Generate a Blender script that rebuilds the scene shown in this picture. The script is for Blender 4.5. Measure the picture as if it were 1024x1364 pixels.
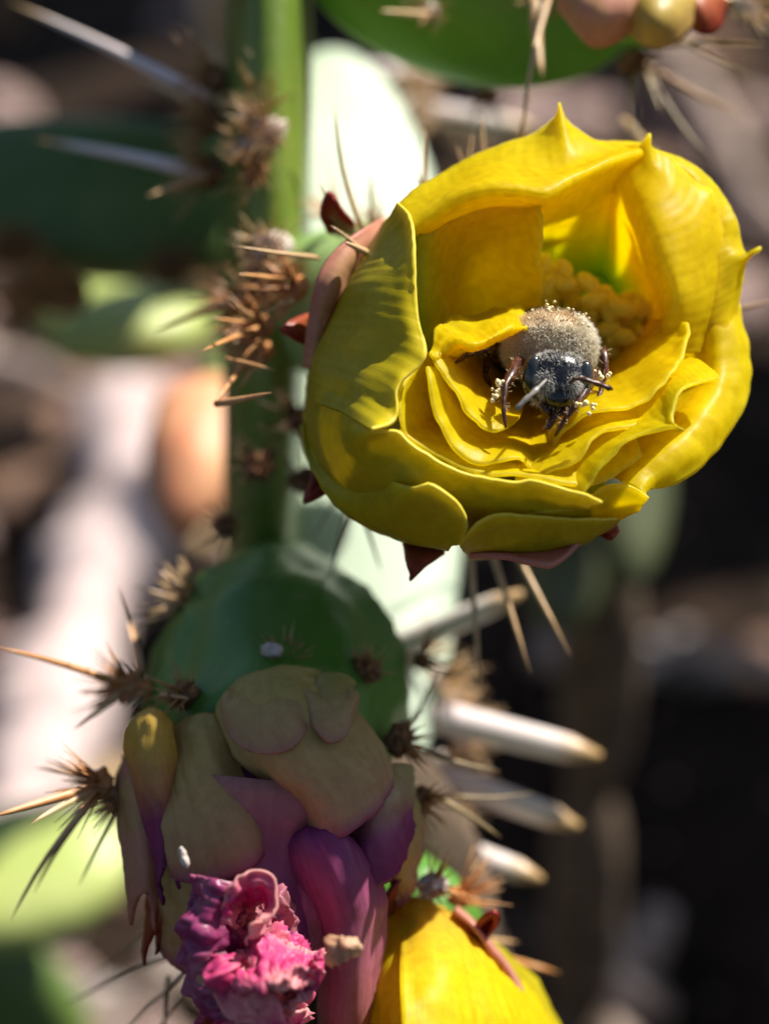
import bpy, math, random
from mathutils import Vector, Matrix, noise

random.seed(11)
for o in list(bpy.data.objects):
    bpy.data.objects.remove(o)
scene = bpy.context.scene
COL = scene.collection

# ------------------------------------------------------------------ camera
PITCH = math.radians(35)            # looking down into the cactus
FOC = 0.220                         # metres to the bee
MPP = 0.075                         # millimetres per photo pixel at that distance
FWD = Vector((0, math.cos(PITCH), -math.sin(PITCH)))
UPV = Vector((0, math.sin(PITCH), math.cos(PITCH)))
RGT = Vector((1, 0, 0))
AIM = Vector((0, 0, 0.30))          # 30 cm above the soil
CAMLOC = AIM - FWD * FOC
cam = bpy.data.cameras.new('Camera')
camo = bpy.data.objects.new('Camera', cam)
COL.objects.link(camo)
camo.location = CAMLOC
camo.rotation_euler = (math.pi / 2 - PITCH, 0, 0)
cam.sensor_fit = 'VERTICAL'
cam.sensor_height = 24
cam.lens_unit = 'FOV'
cam.angle = 2 * math.atan(1364 * MPP / 2 / (FOC * 1000))
cam.clip_start = 0.005
cam.clip_end = 200
cam.dof.use_dof = True
cam.dof.focus_distance = FOC - 0.003
APERTURE = 0.0072                   # metres
cam.dof.aperture_fstop = (cam.lens / 1000) / APERTURE
scene.camera = camo

# ------------------------------------------------------------------ light
def cam2world_dir(v):
    return (RGT * v[0] + UPV * v[1] - FWD * v[2]).normalized()
SUN = cam2world_dir((0.50, 0.855, 0.14))
elev = math.asin(SUN.z)
azim = math.atan2(SUN.x, SUN.y)      # clockwise from +Y
world = bpy.data.worlds.new('World')
scene.world = world
world.use_nodes = True
wn = world.node_tree
sky = wn.nodes.new('ShaderNodeTexSky')
sky.sky_type = 'NISHITA'
sky.sun_disc = False
sky.sun_elevation = elev
sky.sun_rotation = azim
wn.links.new(sky.outputs[0], wn.nodes['Background'].inputs[0])
wn.nodes['Background'].inputs[1].default_value = 0.05
sl = bpy.data.lights.new('Sun', 'SUN')
sl.energy = 5.0
sl.angle = math.radians(0.53)
sl.color = (1.0, 0.95, 0.86)
so = bpy.data.objects.new('Sun', sl)
COL.objects.link(so)
so.rotation_euler = SUN.to_track_quat('Z', 'Y').to_euler()
so.location = (0, 0, 3)
scene.view_settings.view_transform = 'Standard'
scene.view_settings.look = 'None'
scene.view_settings.exposure = 0.92
scene.view_settings.gamma = 1
scene.render.engine = 'CYCLES'
scene.cycles.max_bounces = 16
scene.cycles.transmission_bounces = 12
scene.cycles.diffuse_bounces = 12

# ------------------------------------------------------------------ helpers
DOFF = 0.0
def C(px, py, d=0.0):
    """photo pixel + depth (mm behind the focus plane) -> millimetres, camera axes"""
    d = d + DOFF
    D = FOC * 1000 + d
    s = MPP * D / (FOC * 1000)
    return Vector(((px - 512) * s, -(py - 682) * s, -d))
def W(v):
    """camera-axis millimetres -> world metres"""
    return AIM + (RGT * v.x + UPV * v.y - FWD * v.z) * 0.001
def DIRC(world_dir):
    return Vector((world_dir.dot(RGT), world_dir.dot(UPV), -world_dir.dot(FWD)))
def inv(w): return Vector(((w - AIM).dot(RGT), (w - AIM).dot(UPV), -(w - AIM).dot(FWD))) * 1000
DOWN = DIRC(Vector((0, 0, -1)))
def ground_pt(px, py, z=0.0):
    v = W(C(px, py, 0)) - CAMLOC
    t = (z - CAMLOC.z) / v.z
    return CAMLOC + v * t

ORG = {}
def link(ob, origin, parent):
    COL.objects.link(ob)
    ORG[ob.name] = Vector(origin)
    if parent is not None:
        ob.parent = parent
        ob.location = Vector(origin) - ORG[parent.name]
    else:
        ob.location = origin
    return ob
def tag(o, label=None, cat=None, group=None, kind=None):
    if label: o['label'] = label
    if cat: o['category'] = cat
    if group: o['group'] = group
    if kind: o['kind'] = kind
    return o
def thing(name, origin, label, cat, group=None):
    o = bpy.data.objects.new(name, None)
    o.empty_display_size = 0.01
    link(o, origin, None)
    return tag(o, label, cat, group)
class MB:
    """collects geometry in WORLD metres"""
    def __init__(s):
        s.v = []; s.f = []; s.uv = {}; s.mi = []; s.cur = 0
    def add(s, verts, faces, uvs=None):
        b = len(s.v)
        s.v += [Vector(p) for p in verts]
        for k, f in enumerate(faces):
            s.f.append([b + i for i in f]); s.mi.append(s.cur)
        if uvs:
            for i, u in enumerate(uvs): s.uv[b + i] = u
        return b
    def build(s, name, mats, parent=None, smooth=True, origin=None):
        me = bpy.data.meshes.new(name)
        if origin is None:
            origin = sum(s.v, Vector()) / max(1, len(s.v))
        me.from_pydata([p - origin for p in s.v], [], s.f)
        if not isinstance(mats, (list, tuple)): mats = [mats]
        for m in mats: me.materials.append(m)
        me.polygons.foreach_set('material_index', s.mi)
        me.polygons.foreach_set('use_smooth', [smooth] * len(s.f))
        if s.uv:
            ul = me.uv_layers.new(name='UVMap')
            for lp in me.loops:
                ul.data[lp.index].uv = s.uv.get(lp.vertex_index, (0, 0))
        me.update()
        ob = bpy.data.objects.new(name, me)
        return link(ob, origin, parent)

def catmull(p0, p1, p2, p3, t):
    return 0.5 * ((2 * p1) + (p2 - p0) * t + (2 * p0 - 5 * p1 + 4 * p2 - p3) * t * t + (3 * p1 - p0 - 3 * p2 + p3) * t * t * t)
def spline(pts, n, by_index=False):
    """n points along a Catmull-Rom curve through pts, spaced by chord length"""
    m = len(pts)
    if m == 1: return [pts[0].copy() for _ in range(n)]
    if by_index: cum = list(range(m))
    else:
        cum = [0.0]
        for i in range(1, m): cum.append(cum[-1] + max(1e-6, (pts[i] - pts[i - 1]).length))
    out = []
    k = 0
    for j in range(n):
        s = cum[-1] * j / (n - 1)
        while k < m - 2 and s > cum[k + 1]: k += 1
        t = (s - cum[k]) / (cum[k + 1] - cum[k])
        p0 = pts[max(k - 1, 0)]; p3 = pts[min(k + 2, m - 1)]
        if k == 0: p0 = 2 * pts[0] - pts[1]
        if k == m - 2: p3 = 2 * pts[-1] - pts[-2]
        out.append(catmull(p0, pts[k], pts[k + 1], p3, min(max(t, 0), 1)))
    return out
def nz(p, s=1.0, off=0.0):
    return noise.noise(Vector((p.x * s + off, p.y * s + off * 1.7, p.z * s - off)))
def fbm(p, s=1.0, off=0.0, o=4):
    a = 1.0; r = 0.0
    for _ in range(o):
        r += a * nz(p, s, off); a *= 0.5; s *= 2.03
    return r

def loft(rows, nu, nv, amp=0.25, freq=0.16, off=0.0, ripple=0.0, ridge=0.0):
    """rows of camera-mm Vectors (free edge first, base last) -> grid[v][u]"""
    rr = [spline(r, nu) for r in rows]
    grid = [[None] * nu for _ in range(nv)]
    for i in range(nu):
        col = spline([r[i] for r in rr], nv, by_index=True)
        for j in range(nv): grid[j][i] = col[j]
    g2 = []
    for j in range(nv):
        line = []
        for i in range(nu):
            a = grid[j][min(i + 1, nu - 1)] - grid[j][max(i - 1, 0)]
            b = grid[min(j + 1, nv - 1)][i] - grid[max(j - 1, 0)][i]
            n = a.cross(b)
            n = n.normalized() if n.length > 1e-9 else Vector((0, 0, 1))
            p = grid[j][i]
            w = amp * fbm(p, freq, off, 3) + 0.05 * amp * math.sin(i * 1.3 + off)
            if ripple:
                w += ripple * math.exp(-j / nv * 7) * nz(p, 0.5, off + 9)
            if ridge:
                q = p + Vector((nz(p, .5, off), nz(p, .5, off + 4), nz(p, .5, off + 8))) * .9
                w += ridge * ((.5 - abs(nz(q, .33, off + 2))) + .55 * (.5 - abs(nz(q, .8, off + 6))) + .28 * (.5 - abs(nz(q, 1.9, off + 11))))
            line.append(p + n * w)
        g2.append(line)
    return g2
def grid_mesh(g, mb):
    nv = len(g); nu = len(g[0])
    verts = [W(p) for line in g for p in line]
    faces = []
    for j in range(nv - 1):
        for i in range(nu - 1):
            a = j * nu + i
            faces.append((a, a + 1, a + nu + 1, a + nu))
    uvs = [(i / (nu - 1), j / (nv - 1)) for j in range(nv) for i in range(nu)]
    mb.add(verts, faces, uvs)
def petal(name, rows, mat, parent, nu=44, nv=22, thick=0.32, amp=0.3, freq=0.16, ripple=0.0, off=None, ridge=0.0):
    rows = [[C(*p) for p in r] for r in rows]
    if off is None: off = random.uniform(0, 50)
    mb = MB()
    grid_mesh(loft(rows, nu, nv, amp, freq, off, ripple, ridge), mb)
    ob = mb.build(name, mat, parent)
    m = ob.modifiers.new('thickness', 'SOLIDIFY')
    m.thickness = thick * 0.001; m.offset = 0
    return ob
def frame_of(d):
    d = d.normalized()
    u = d.orthogonal().normalized()
    return d, u, d.cross(u)
def tube(mb, pts, rad, sides=7, uvscale=1.0):
    """tapered tube through camera-mm points, rad = list of radii in mm"""
    n = len(pts)
    verts = []; faces = []; uvs = []
    d0, u, w = frame_of(pts[1] - pts[0])
    for k in range(n):
        t = (pts[min(k + 1, n - 1)] - pts[max(k - 1, 0)]).normalized()
        u = (u - t * u.dot(t)).normalized(); w = t.cross(u)
        for s in range(sides):
            a = 2 * math.pi * s / sides
            verts.append(W(pts[k] + (u * math.cos(a) + w * math.sin(a)) * rad[k]))
            uvs.append((s / sides, k / (n - 1) * uvscale))
    for k in range(n - 1):
        for s in range(sides):
            a = k * sides + s; b = k * sides + (s + 1) % sides
            faces.append((a, b, b + sides, a + sides))
    faces.append(tuple(range(sides - 1, -1, -1)))
    faces.append(tuple(range((n - 1) * sides, n * sides)))
    mb.add(verts, faces, uvs)
def lathe(mb, pts, rad, sides=32, lump=0.0, off=0.0, ribs=0):
    n = len(pts)
    verts = []; faces = []; uvs = []
    d0, u, w = frame_of(pts[1] - pts[0])
    for k in range(n):
        t = (pts[min(k + 1, n - 1)] - pts[max(k - 1, 0)]).normalized()
        u = (u - t * u.dot(t)).normalized(); w = t.cross(u)
        for s in range(sides):
            a = 2 * math.pi * s / sides
            r = rad[k]
            p = pts[k] + (u * math.cos(a) + w * math.sin(a)) * r
            r *= 1 + lump * fbm(p, 0.12, off, 3) + (0.03 * math.cos(a * ribs) if ribs else 0)
            verts.append(W(pts[k] + (u * math.cos(a) + w * math.sin(a)) * r))
            uvs.append((s / sides, k / (n - 1)))
    for k in range(n - 1):
        for s in range(sides):
            a = k * sides + s; b = k * sides + (s + 1) % sides
            faces.append((a, b, b + sides, a + sides))
    faces.append(tuple(range(sides - 1, -1, -1)))
    faces.append(tuple(range((n - 1) * sides, n * sides)))
    mb.add(verts, faces, uvs)
def ellipsoid(mb, c, ax, r, seg=24, ring=14, disp=None):
    """c centre, ax = three unit axes, r = three radii (camera mm)"""
    verts = []; faces = []; uvs = []
    for i in range(ring + 1):
        th = math.pi * i / ring
        for s in range(seg):
            ph = 2 * math.pi * s / seg
            n = Vector((math.sin(th) * math.cos(ph), math.sin(th) * math.sin(ph), math.cos(th)))
            k = 1.0 if disp is None else disp(n)
            p = c + ax[0] * (n.x * r[0] * k) + ax[1] * (n.y * r[1] * k) + ax[2] * (n.z * r[2] * k)
            verts.append(W(p)); uvs.append((s / seg, i / ring))
    for i in range(ring):
        for s in range(seg):
            a = i * seg + s; b = i * seg + (s + 1) % seg
            faces.append((a, a + seg, b + seg, b))
    mb.add(verts, faces, uvs)
def basis(z, xhint=Vector((1, 0, 0))):
    z = z.normalized()
    x = (xhint - z * xhint.dot(z)).normalized()
    return x, z.cross(x), z

# ------------------------------------------------------------------ materials
MATS = {}
def newmat(name):
    m = bpy.data.materials.new(name); m.use_nodes = True
    nt = m.node_tree; nt.nodes.clear()
    out = nt.nodes.new('ShaderNodeOutputMaterial')
    MATS[name] = m
    return m, nt, out
def ramp(nt, fac, stops):
    r = nt.nodes.new('ShaderNodeValToRGB')
    el = r.color_ramp.elements
    while len(el) < len(stops): el.new(0.5)
    for e, (p, c) in zip(el, stops):
        e.position = p; e.color = (*c, 1)
    nt.links.new(fac, r.inputs[0])
    return r.outputs[0]
def noisetex(nt, scale, detail=4, coord='Object', stretch=None, rough=0.55):
    tc = nt.nodes.new('ShaderNodeTexCoord')
    n = nt.nodes.new('ShaderNodeTexNoise')
    n.inputs['Scale'].default_value = scale
    n.inputs['Detail'].default_value = detail
    n.inputs['Roughness'].default_value = rough
    src = tc.outputs[coord]
    if stretch:
        mp = nt.nodes.new('ShaderNodeMapping')
        mp.inputs['Scale'].default_value = stretch
        nt.links.new(src, mp.inputs[0]); src = mp.outputs[0]
    nt.links.new(src, n.inputs['Vector'])
    return n.outputs['Fac']
def bump(nt, h, strength, dist):
    b = nt.nodes.new('ShaderNodeBump')
    b.inputs['Strength'].default_value = strength
    b.inputs['Distance'].default_value = dist
    nt.links.new(h, b.inputs['Height'])
    return b.outputs[0]
def bsdf(nt, rough=0.5, spec=0.5):
    p = nt.nodes.new('ShaderNodeBsdfPrincipled')
    p.inputs['Roughness'].default_value = rough
    p.inputs['Specular IOR Level'].default_value = spec
    return p
def mixcol(nt, fac, a, b, mode='MIX'):
    m = nt.nodes.new('ShaderNodeMix'); m.data_type = 'RGBA'; m.blend_type = mode
    for sock, val in ((m.inputs[0], fac), (m.inputs[6], a), (m.inputs[7], b)):
        if hasattr(val, 'links') or isinstance(val, bpy.types.NodeSocket): nt.links.new(val, sock)
        elif isinstance(val, (int, float)): sock.default_value = val
        else: sock.default_value = (*val, 1)
    return m.outputs[2]
def petal_mat(name, stops_v, transl=0.5, rough=0.42, vein=0.25, tr_tint=None, spec=0.35, blotch=None):
    """stops_v: colours from free edge (0) to base (1) of the petal"""
    m, nt, out = newmat(name)
    uv = nt.nodes.new('ShaderNodeUVMap')
    sx = nt.nodes.new('ShaderNodeSeparateXYZ')
    nt.links.new(uv.outputs[0], sx.inputs[0])
    base = ramp(nt, sx.outputs[1], stops_v)
    mp = nt.nodes.new('ShaderNodeMapping'); mp.inputs['Scale'].default_value = (26, 1.3, 1)
    nt.links.new(uv.outputs[0], mp.inputs[0])
    vn = nt.nodes.new('ShaderNodeTexNoise'); vn.inputs['Scale'].default_value = 1.0; vn.inputs['Detail'].default_value = 3
    nt.links.new(mp.outputs[0], vn.inputs['Vector'])
    fac = ramp(nt, vn.outputs['Fac'], [(0.3, (1 - vein, 1 - vein * 1.15, 1 - vein)), (0.7, (1, 1, 1))])
    col = mixcol(nt, 1.0, base, fac, 'MULTIPLY')
    sp = noisetex(nt, 900, 3)
    col = mixcol(nt, 1.0, col, ramp(nt, sp, [(0.35, (0.9, 0.88, 0.85)), (0.6, (1, 1, 1))]), 'MULTIPLY')
    if blotch:
        bn = noisetex(nt, 160, 4)
        col = mixcol(nt, ramp(nt, bn, [(0.45, (0, 0, 0)), (0.68, (1, 1, 1))]), col, blotch)
    p = bsdf(nt, rough, spec)
    nt.links.new(col, p.inputs['Base Color'])
    nt.links.new(bump(nt, vn.outputs['Fac'], 0.25, 0.0002), p.inputs['Normal'])
    t = nt.nodes.new('ShaderNodeBsdfTranslucent')
    if tr_tint: nt.links.new(mixcol(nt, 1.0, col, tr_tint, 'MULTIPLY'), t.inputs[0])
    else: nt.links.new(col, t.inputs[0])
    mx = nt.nodes.new('ShaderNodeMixShader'); mx.inputs[0].default_value = transl
    nt.links.new(p.outputs[0], mx.inputs[1]); nt.links.new(t.outputs[0], mx.inputs[2])
    nt.links.new(mx.outputs[0], out.inputs[0])
    return m
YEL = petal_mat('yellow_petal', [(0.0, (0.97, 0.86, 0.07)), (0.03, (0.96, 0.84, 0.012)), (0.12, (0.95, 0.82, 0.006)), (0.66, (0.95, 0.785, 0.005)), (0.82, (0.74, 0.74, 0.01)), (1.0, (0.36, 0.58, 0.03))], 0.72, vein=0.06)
YELB = petal_mat('yellow_bud_petal', [(0.0, (0.97, 0.86, 0.07)), (0.03, (0.96, 0.84, 0.012)), (0.7, (0.95, 0.79, 0.005)), (1.0, (0.86, 0.62, 0.06))], 0.6, vein=0.14, rough=0.5)
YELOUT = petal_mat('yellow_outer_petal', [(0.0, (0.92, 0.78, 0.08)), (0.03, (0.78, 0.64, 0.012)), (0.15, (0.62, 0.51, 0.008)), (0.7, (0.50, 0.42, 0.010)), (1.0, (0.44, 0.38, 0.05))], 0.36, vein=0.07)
SEP = petal_mat('pink_sepal', [(0.0, (0.70, 0.30, 0.22)), (0.4, (0.66, 0.40, 0.20)), (1.0, (0.50, 0.44, 0.13))], 0.4, vein=0.12, blotch=(0.66, 0.30, 0.22))
SEPR = petal_mat('red_scale', [(0.0, (0.30, 0.03, 0.02)), (0.5, (0.45, 0.12, 0.04)), (1.0, (0.30, 0.22, 0.06))], 0.25, vein=0.25)
TAN = petal_mat('faded_petal', [(0.0, (0.42, 0.10, 0.18)), (0.12, (0.56, 0.31, 0.15)), (0.5, (0.60, 0.41, 0.15)), (1.0, (0.52, 0.44, 0.10))], 0.3, vein=0.1, rough=0.5)
TAN2 = petal_mat('faded_lobe', [(0.0, (0.50, 0.24, 0.17)), (0.15, (0.52, 0.32, 0.16)), (0.6, (0.56, 0.40, 0.15)), (1.0, (0.46, 0.42, 0.10))], 0.3, vein=0.08, rough=0.5)
GOLD = petal_mat('golden_scale', [(0.0, (0.26, 0.03, 0.16)), (0.3, (0.34, 0.05, 0.16)), (0.42, (0.60, 0.28, 0.12)), (0.6, (0.72, 0.48, 0.08)), (1.0, (0.70, 0.44, 0.10))], 0.35, vein=0.12)
GOLD2 = petal_mat('olive_gold', [(0.0, (0.66, 0.42, 0.14)), (0.5, (0.56, 0.40, 0.08)), (1.0, (0.40, 0.36, 0.06))], 0.35, vein=0.12)
TANP = petal_mat('faded_purple_petal', [(0.0, (0.26, 0.03, 0.15)), (0.35, (0.36, 0.08, 0.20)), (0.6, (0.55, 0.36, 0.20)), (1.0, (0.55, 0.45, 0.18))], 0.3, vein=0.1)
PUR = petal_mat('purple_petal', [(0.0, (0.58, 0.26, 0.22)), (0.45, (0.45, 0.12, 0.22)), (0.85, (0.26, 0.03, 0.18)), (1.0, (0.20, 0.02, 0.14))], 0.3, vein=0.25)
MAG = petal_mat('magenta_petal', [(0.0, (0.92, 0.46, 0.42)), (0.1, (0.86, 0.12, 0.32)), (0.5, (0.80, 0.05, 0.24)), (1.0, (0.28, 0.01, 0.10))], 0.35, rough=0.5, vein=0.3, spec=0.35, blotch=(0.92, 0.46, 0.42))
PURD = petal_mat('purple_shrivelled', [(0.0, (0.42, 0.06, 0.20)), (0.5, (0.30, 0.03, 0.14)), (1.0, (0.18, 0.01, 0.08))], 0.25, rough=0.35, vein=0.3, spec=0.5, blotch=(0.46, 0.16, 0.22))
DRY = petal_mat('dry_tip', [(0.0, (0.92, 0.68, 0.46)), (0.5, (0.90, 0.58, 0.36)), (1.0, (0.85, 0.5, 0.3))], 0.45, vein=0.3)

def green_mat(name, c1, c2, c3, bloom=(0.45, 0.55, 0.42), bl=0.25, rough=0.45, transl=0.0):
    m, nt, out = newmat(name)
    n1 = noisetex(nt, 45, 4)
    col = ramp(nt, n1, [(0.3, c1), (0.52, c2), (0.75, c3)])
    n2 = noisetex(nt, 120, 5)
    f = nt.nodes.new('ShaderNodeMath'); f.operation = 'MULTIPLY'; f.inputs[1].default_value = bl
    nt.links.new(n2, f.inputs[0])
    col = mixcol(nt, f.outputs[0], col, bloom)
    n3 = noisetex(nt, 650, 3)
    col = mixcol(nt, ramp(nt, n3, [(0.62, (0, 0, 0)), (0.72, (0.5, 0.5, 0.5))]), col, (0.22, 0.2, 0.1))
    p = bsdf(nt, rough, 0.5)
    nt.links.new(col, p.inputs['Base Color'])
    nt.links.new(bump(nt, n3, 0.25, 0.0004), p.inputs['Normal'])
    if transl:
        t = nt.nodes.new('ShaderNodeBsdfTranslucent'); nt.links.new(col, t.inputs[0])
        mx = nt.nodes.new('ShaderNodeMixShader'); mx.inputs[0].default_value = transl
        nt.links.new(p.outputs[0], mx.inputs[1]); nt.links.new(t.outputs[0], mx.inputs[2])
        nt.links.new(mx.outputs[0], out.inputs[0])
    else:
        nt.links.new(p.outputs[0], out.inputs[0])
    return m
GRN = green_mat('pad_green', (0.07, 0.13, 0.006), (0.11, 0.18, 0.010), (0.17, 0.23, 0.014), bloom=(0.42, 0.46, 0.22), bl=0.16, rough=0.36)
GRNV = green_mat('pad_vivid_green', (0.07, 0.22, 0.01), (0.11, 0.30, 0.012), (0.16, 0.34, 0.02), bl=0.08, rough=0.38)
GRNO = green_mat('ovary_green', (0.04, 0.14, 0.008), (0.06, 0.19, 0.010), (0.10, 0.25, 0.015), bl=0.05, rough=0.42)
GRNP = green_mat('ovary_lit_green', (0.16, 0.30, 0.06), (0.24, 0.38, 0.10), (0.32, 0.44, 0.16), bloom=(0.5, 0.58, 0.4), bl=0.3)  # paler copy of the ovary green; sunlight is put into the colour
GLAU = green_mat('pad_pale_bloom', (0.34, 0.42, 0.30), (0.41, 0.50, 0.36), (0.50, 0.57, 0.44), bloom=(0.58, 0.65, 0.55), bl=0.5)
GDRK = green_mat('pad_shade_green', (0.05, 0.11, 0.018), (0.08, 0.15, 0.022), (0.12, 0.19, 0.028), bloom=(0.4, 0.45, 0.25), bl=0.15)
GOLV = green_mat('pad_shade_olive', (0.035, 0.045, 0.015), (0.055, 0.065, 0.02), (0.08, 0.085, 0.03), bl=0.05)  # dark olive colour stands in for shade on the right-hand pads
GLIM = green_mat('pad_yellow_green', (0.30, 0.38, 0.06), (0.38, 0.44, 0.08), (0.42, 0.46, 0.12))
def simple(name, c1, c2, scale, rough=0.6, spec=0.3, bmp=0.3, dist=0.0005, det=5, c3=None):
    m, nt, out = newmat(name)
    n = noisetex(nt, scale, det)
    st = [(0.35, c1), (0.65, c2)] + ([(0.8, c3)] if c3 else [])
    p = bsdf(nt, rough, spec)
    nt.links.new(ramp(nt, n, st), p.inputs['Base Color'])
    if bmp: nt.links.new(bump(nt, n, bmp, dist), p.inputs['Normal'])
    nt.links.new(p.outputs[0], out.inputs[0])
    return m
CORK = simple('cork_stem', (0.30, 0.23, 0.20), (0.50, 0.40, 0.36), 120, 0.85, 0.1, 0.8, 0.002)
CORKD = simple('cork_dark', (0.07, 0.05, 0.035), (0.14, 0.10, 0.07), 120, 0.85, 0.1, 0.8, 0.002)
FELT = simple('areole_felt', (0.13, 0.06, 0.03), (0.30, 0.16, 0.08), 900, 0.9, 0.1, 0.8, 0.0005)
FELTW = simple('areole_wool', (0.45, 0.36, 0.30), (0.72, 0.64, 0.58), 900, 0.9, 0.1, 0.8, 0.0005)
FELTO = simple('areole_orange', (0.42, 0.15, 0.04), (0.62, 0.30, 0.12), 700, 0.8, 0.2, 0.7, 0.0005)
GLOC = simple('glochid', (0.34, 0.16, 0.05), (0.55, 0.31, 0.12), 500, 0.45, 0.5, 0)
GLOD = simple('glochid_dark', (0.08, 0.03, 0.02), (0.16, 0.07, 0.035), 500, 0.5, 0.4, 0)
SPT = simple('spine_tan', (0.45, 0.27, 0.12), (0.64, 0.44, 0.24), 300, 0.4, 0.5, 0.2, 0.0002)
SPD = simple('spine_olive', (0.22, 0.16, 0.08), (0.36, 0.26, 0.13), 300, 0.4, 0.5, 0.2, 0.0002)
SPO = simple('spine_orange', (0.48, 0.20, 0.06), (0.66, 0.34, 0.14), 300, 0.4, 0.5, 0.2, 0.0002)
def spine_white():
    m, nt, out = newmat('spine_white')
    uv = nt.nodes.new('ShaderNodeUVMap'); sx = nt.nodes.new('ShaderNodeSeparateXYZ')
    nt.links.new(uv.outputs[0], sx.inputs[0])
    col = ramp(nt, sx.outputs[1], [(0.0, (0.72, 0.48, 0.40)), (0.2, (0.72, 0.62, 0.62)), (0.75, (0.74, 0.64, 0.60)), (0.9, (0.52, 0.34, 0.17)), (1.0, (0.36, 0.22, 0.08))])
    p = bsdf(nt, 0.35, 0.5); nt.links.new(col, p.inputs['Base Color'])
    nt.links.new(p.outputs[0], out.inputs[0]); return m
SPW = spine_white()
def anther_mat():
    m, nt, out = newmat('anther')
    n = noisetex(nt, 1500, 4); col = ramp(nt, n, [(0.35, (0.94, 0.80, 0.05)), (0.65, (0.97, 0.90, 0.12))])
    p = bsdf(nt, .7, .2); nt.links.new(col, p.inputs['Base Color'])
    t = nt.nodes.new('ShaderNodeBsdfTranslucent'); nt.links.new(col, t.inputs[0])
    mx = nt.nodes.new('ShaderNodeMixShader'); mx.inputs[0].default_value = .45
    nt.links.new(p.outputs[0], mx.inputs[1]); nt.links.new(t.outputs[0], mx.inputs[2]); nt.links.new(mx.outputs[0], out.inputs[0]); return m
ANTH = anther_mat()
FILA = simple('filament', (0.62, 0.50, 0.03), (0.72, 0.62, 0.08), 400, 0.5, 0.3, 0)
STIG = simple('stigma_green', (0.20, 0.30, 0.03), (0.32, 0.42, 0.06), 800, 0.5, 0.3, 0.2, 0.0002)
CUPG = simple('cup_green', (0.26, 0.52, 0.03), (0.42, 0.62, 0.05), 150, 0.5, 0.3, 0)
BLK = simple('bee_black', (0.006, 0.006, 0.008), (0.02, 0.02, 0.022), 2500, 0.22, 0.6, 0.5, 0.0001)
EYE = simple('bee_eye', (0.012, 0.015, 0.018), (0.03, 0.035, 0.035), 4000, 0.18, 0.7, 0.3, 0.00005)
LEG = simple('bee_leg', (0.025, 0.007, 0.005), (0.08, 0.02, 0.010), 1500, 0.35, 0.5, 0.2, 0.0001)
ABD = simple('bee_abdomen', (0.012, 0.008, 0.006), (0.05, 0.025, 0.012), 900, 0.35, 0.5, 0.2, 0.0002)
def hair_mat(name, c1, c2):
    m, nt, out = newmat(name)
    n = noisetex(nt, 700, 3); col = ramp(nt, n, [(0.35, c1), (0.65, c2)])
    p = bsdf(nt, .6, .3); nt.links.new(col, p.inputs['Base Color'])
    t = nt.nodes.new('ShaderNodeBsdfTranslucent'); nt.links.new(col, t.inputs[0])
    mx = nt.nodes.new('ShaderNodeMixShader'); mx.inputs[0].default_value = .5
    nt.links.new(p.outputs[0], mx.inputs[1]); nt.links.new(t.outputs[0], mx.inputs[2]); nt.links.new(mx.outputs[0], out.inputs[0]); return m
HAIR = hair_mat('bee_hair_tan', (0.74, 0.58, 0.38), (0.86, 0.74, 0.54))
HAIRW = hair_mat('bee_hair_pale', (0.90, 0.85, 0.72), (0.96, 0.93, 0.84))
HAIRG = hair_mat('bee_face_hair', (0.80, 0.78, 0.74), (0.90, 0.88, 0.84))
POL = simple('pollen', (0.85, 0.66, 0.30), (0.92, 0.82, 0.55), 2000, 0.8, 0.2, 0.4, 0.0001)
def wing_mat():
    m, nt, out = newmat('bee_wing')
    p = bsdf(nt, 0.2, 0.5); n = noisetex(nt, 500, 3)
    nt.links.new(ramp(nt, n, [(0.4, (0.16, 0.08, 0.02)), (0.6, (0.34, 0.2, 0.06))]), p.inputs['Base Color'])
    t = nt.nodes.new('ShaderNodeBsdfTransparent'); t.inputs[0].default_value = (0.75, 0.5, 0.2, 1)
    mx = nt.nodes.new('ShaderNodeMixShader'); mx.inputs[0].default_value = 0.5
    nt.links.new(p.outputs[0], mx.inputs[1]); nt.links.new(t.outputs[0], mx.inputs[2])
    nt.links.new(mx.outputs[0], out.inputs[0]); return m
WING = wing_mat()
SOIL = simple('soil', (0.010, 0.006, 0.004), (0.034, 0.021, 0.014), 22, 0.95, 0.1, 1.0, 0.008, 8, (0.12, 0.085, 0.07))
STN = [simple('stone_rose', (0.34, 0.22, 0.19), (0.52, 0.38, 0.34), 60, 0.85, 0.2, 0.6, 0.002),
       simple('stone_grey', (0.24, 0.21, 0.20), (0.42, 0.37, 0.34), 60, 0.85, 0.2, 0.6, 0.002),
       simple('stone_brown', (0.18, 0.10, 0.07), (0.32, 0.20, 0.14), 60, 0.85, 0.2, 0.6, 0.002)]
LEAFD = [simple('dry_leaf_tan', (0.36, 0.24, 0.13), (0.52, 0.38, 0.22), 80, 0.8, 0.2, 0.4, 0.001),
         simple('dry_leaf_brown', (0.18, 0.09, 0.045), (0.32, 0.17, 0.08), 80, 0.8, 0.2, 0.4, 0.001),
         simple('dry_leaf_rose', (0.44, 0.27, 0.22), (0.60, 0.42, 0.36), 80, 0.8, 0.2, 0.4, 0.001)]
WOOD = simple('dead_wood', (0.22, 0.16, 0.13), (0.44, 0.34, 0.29), 90, 0.9, 0.1, 0.8, 0.002)

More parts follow.
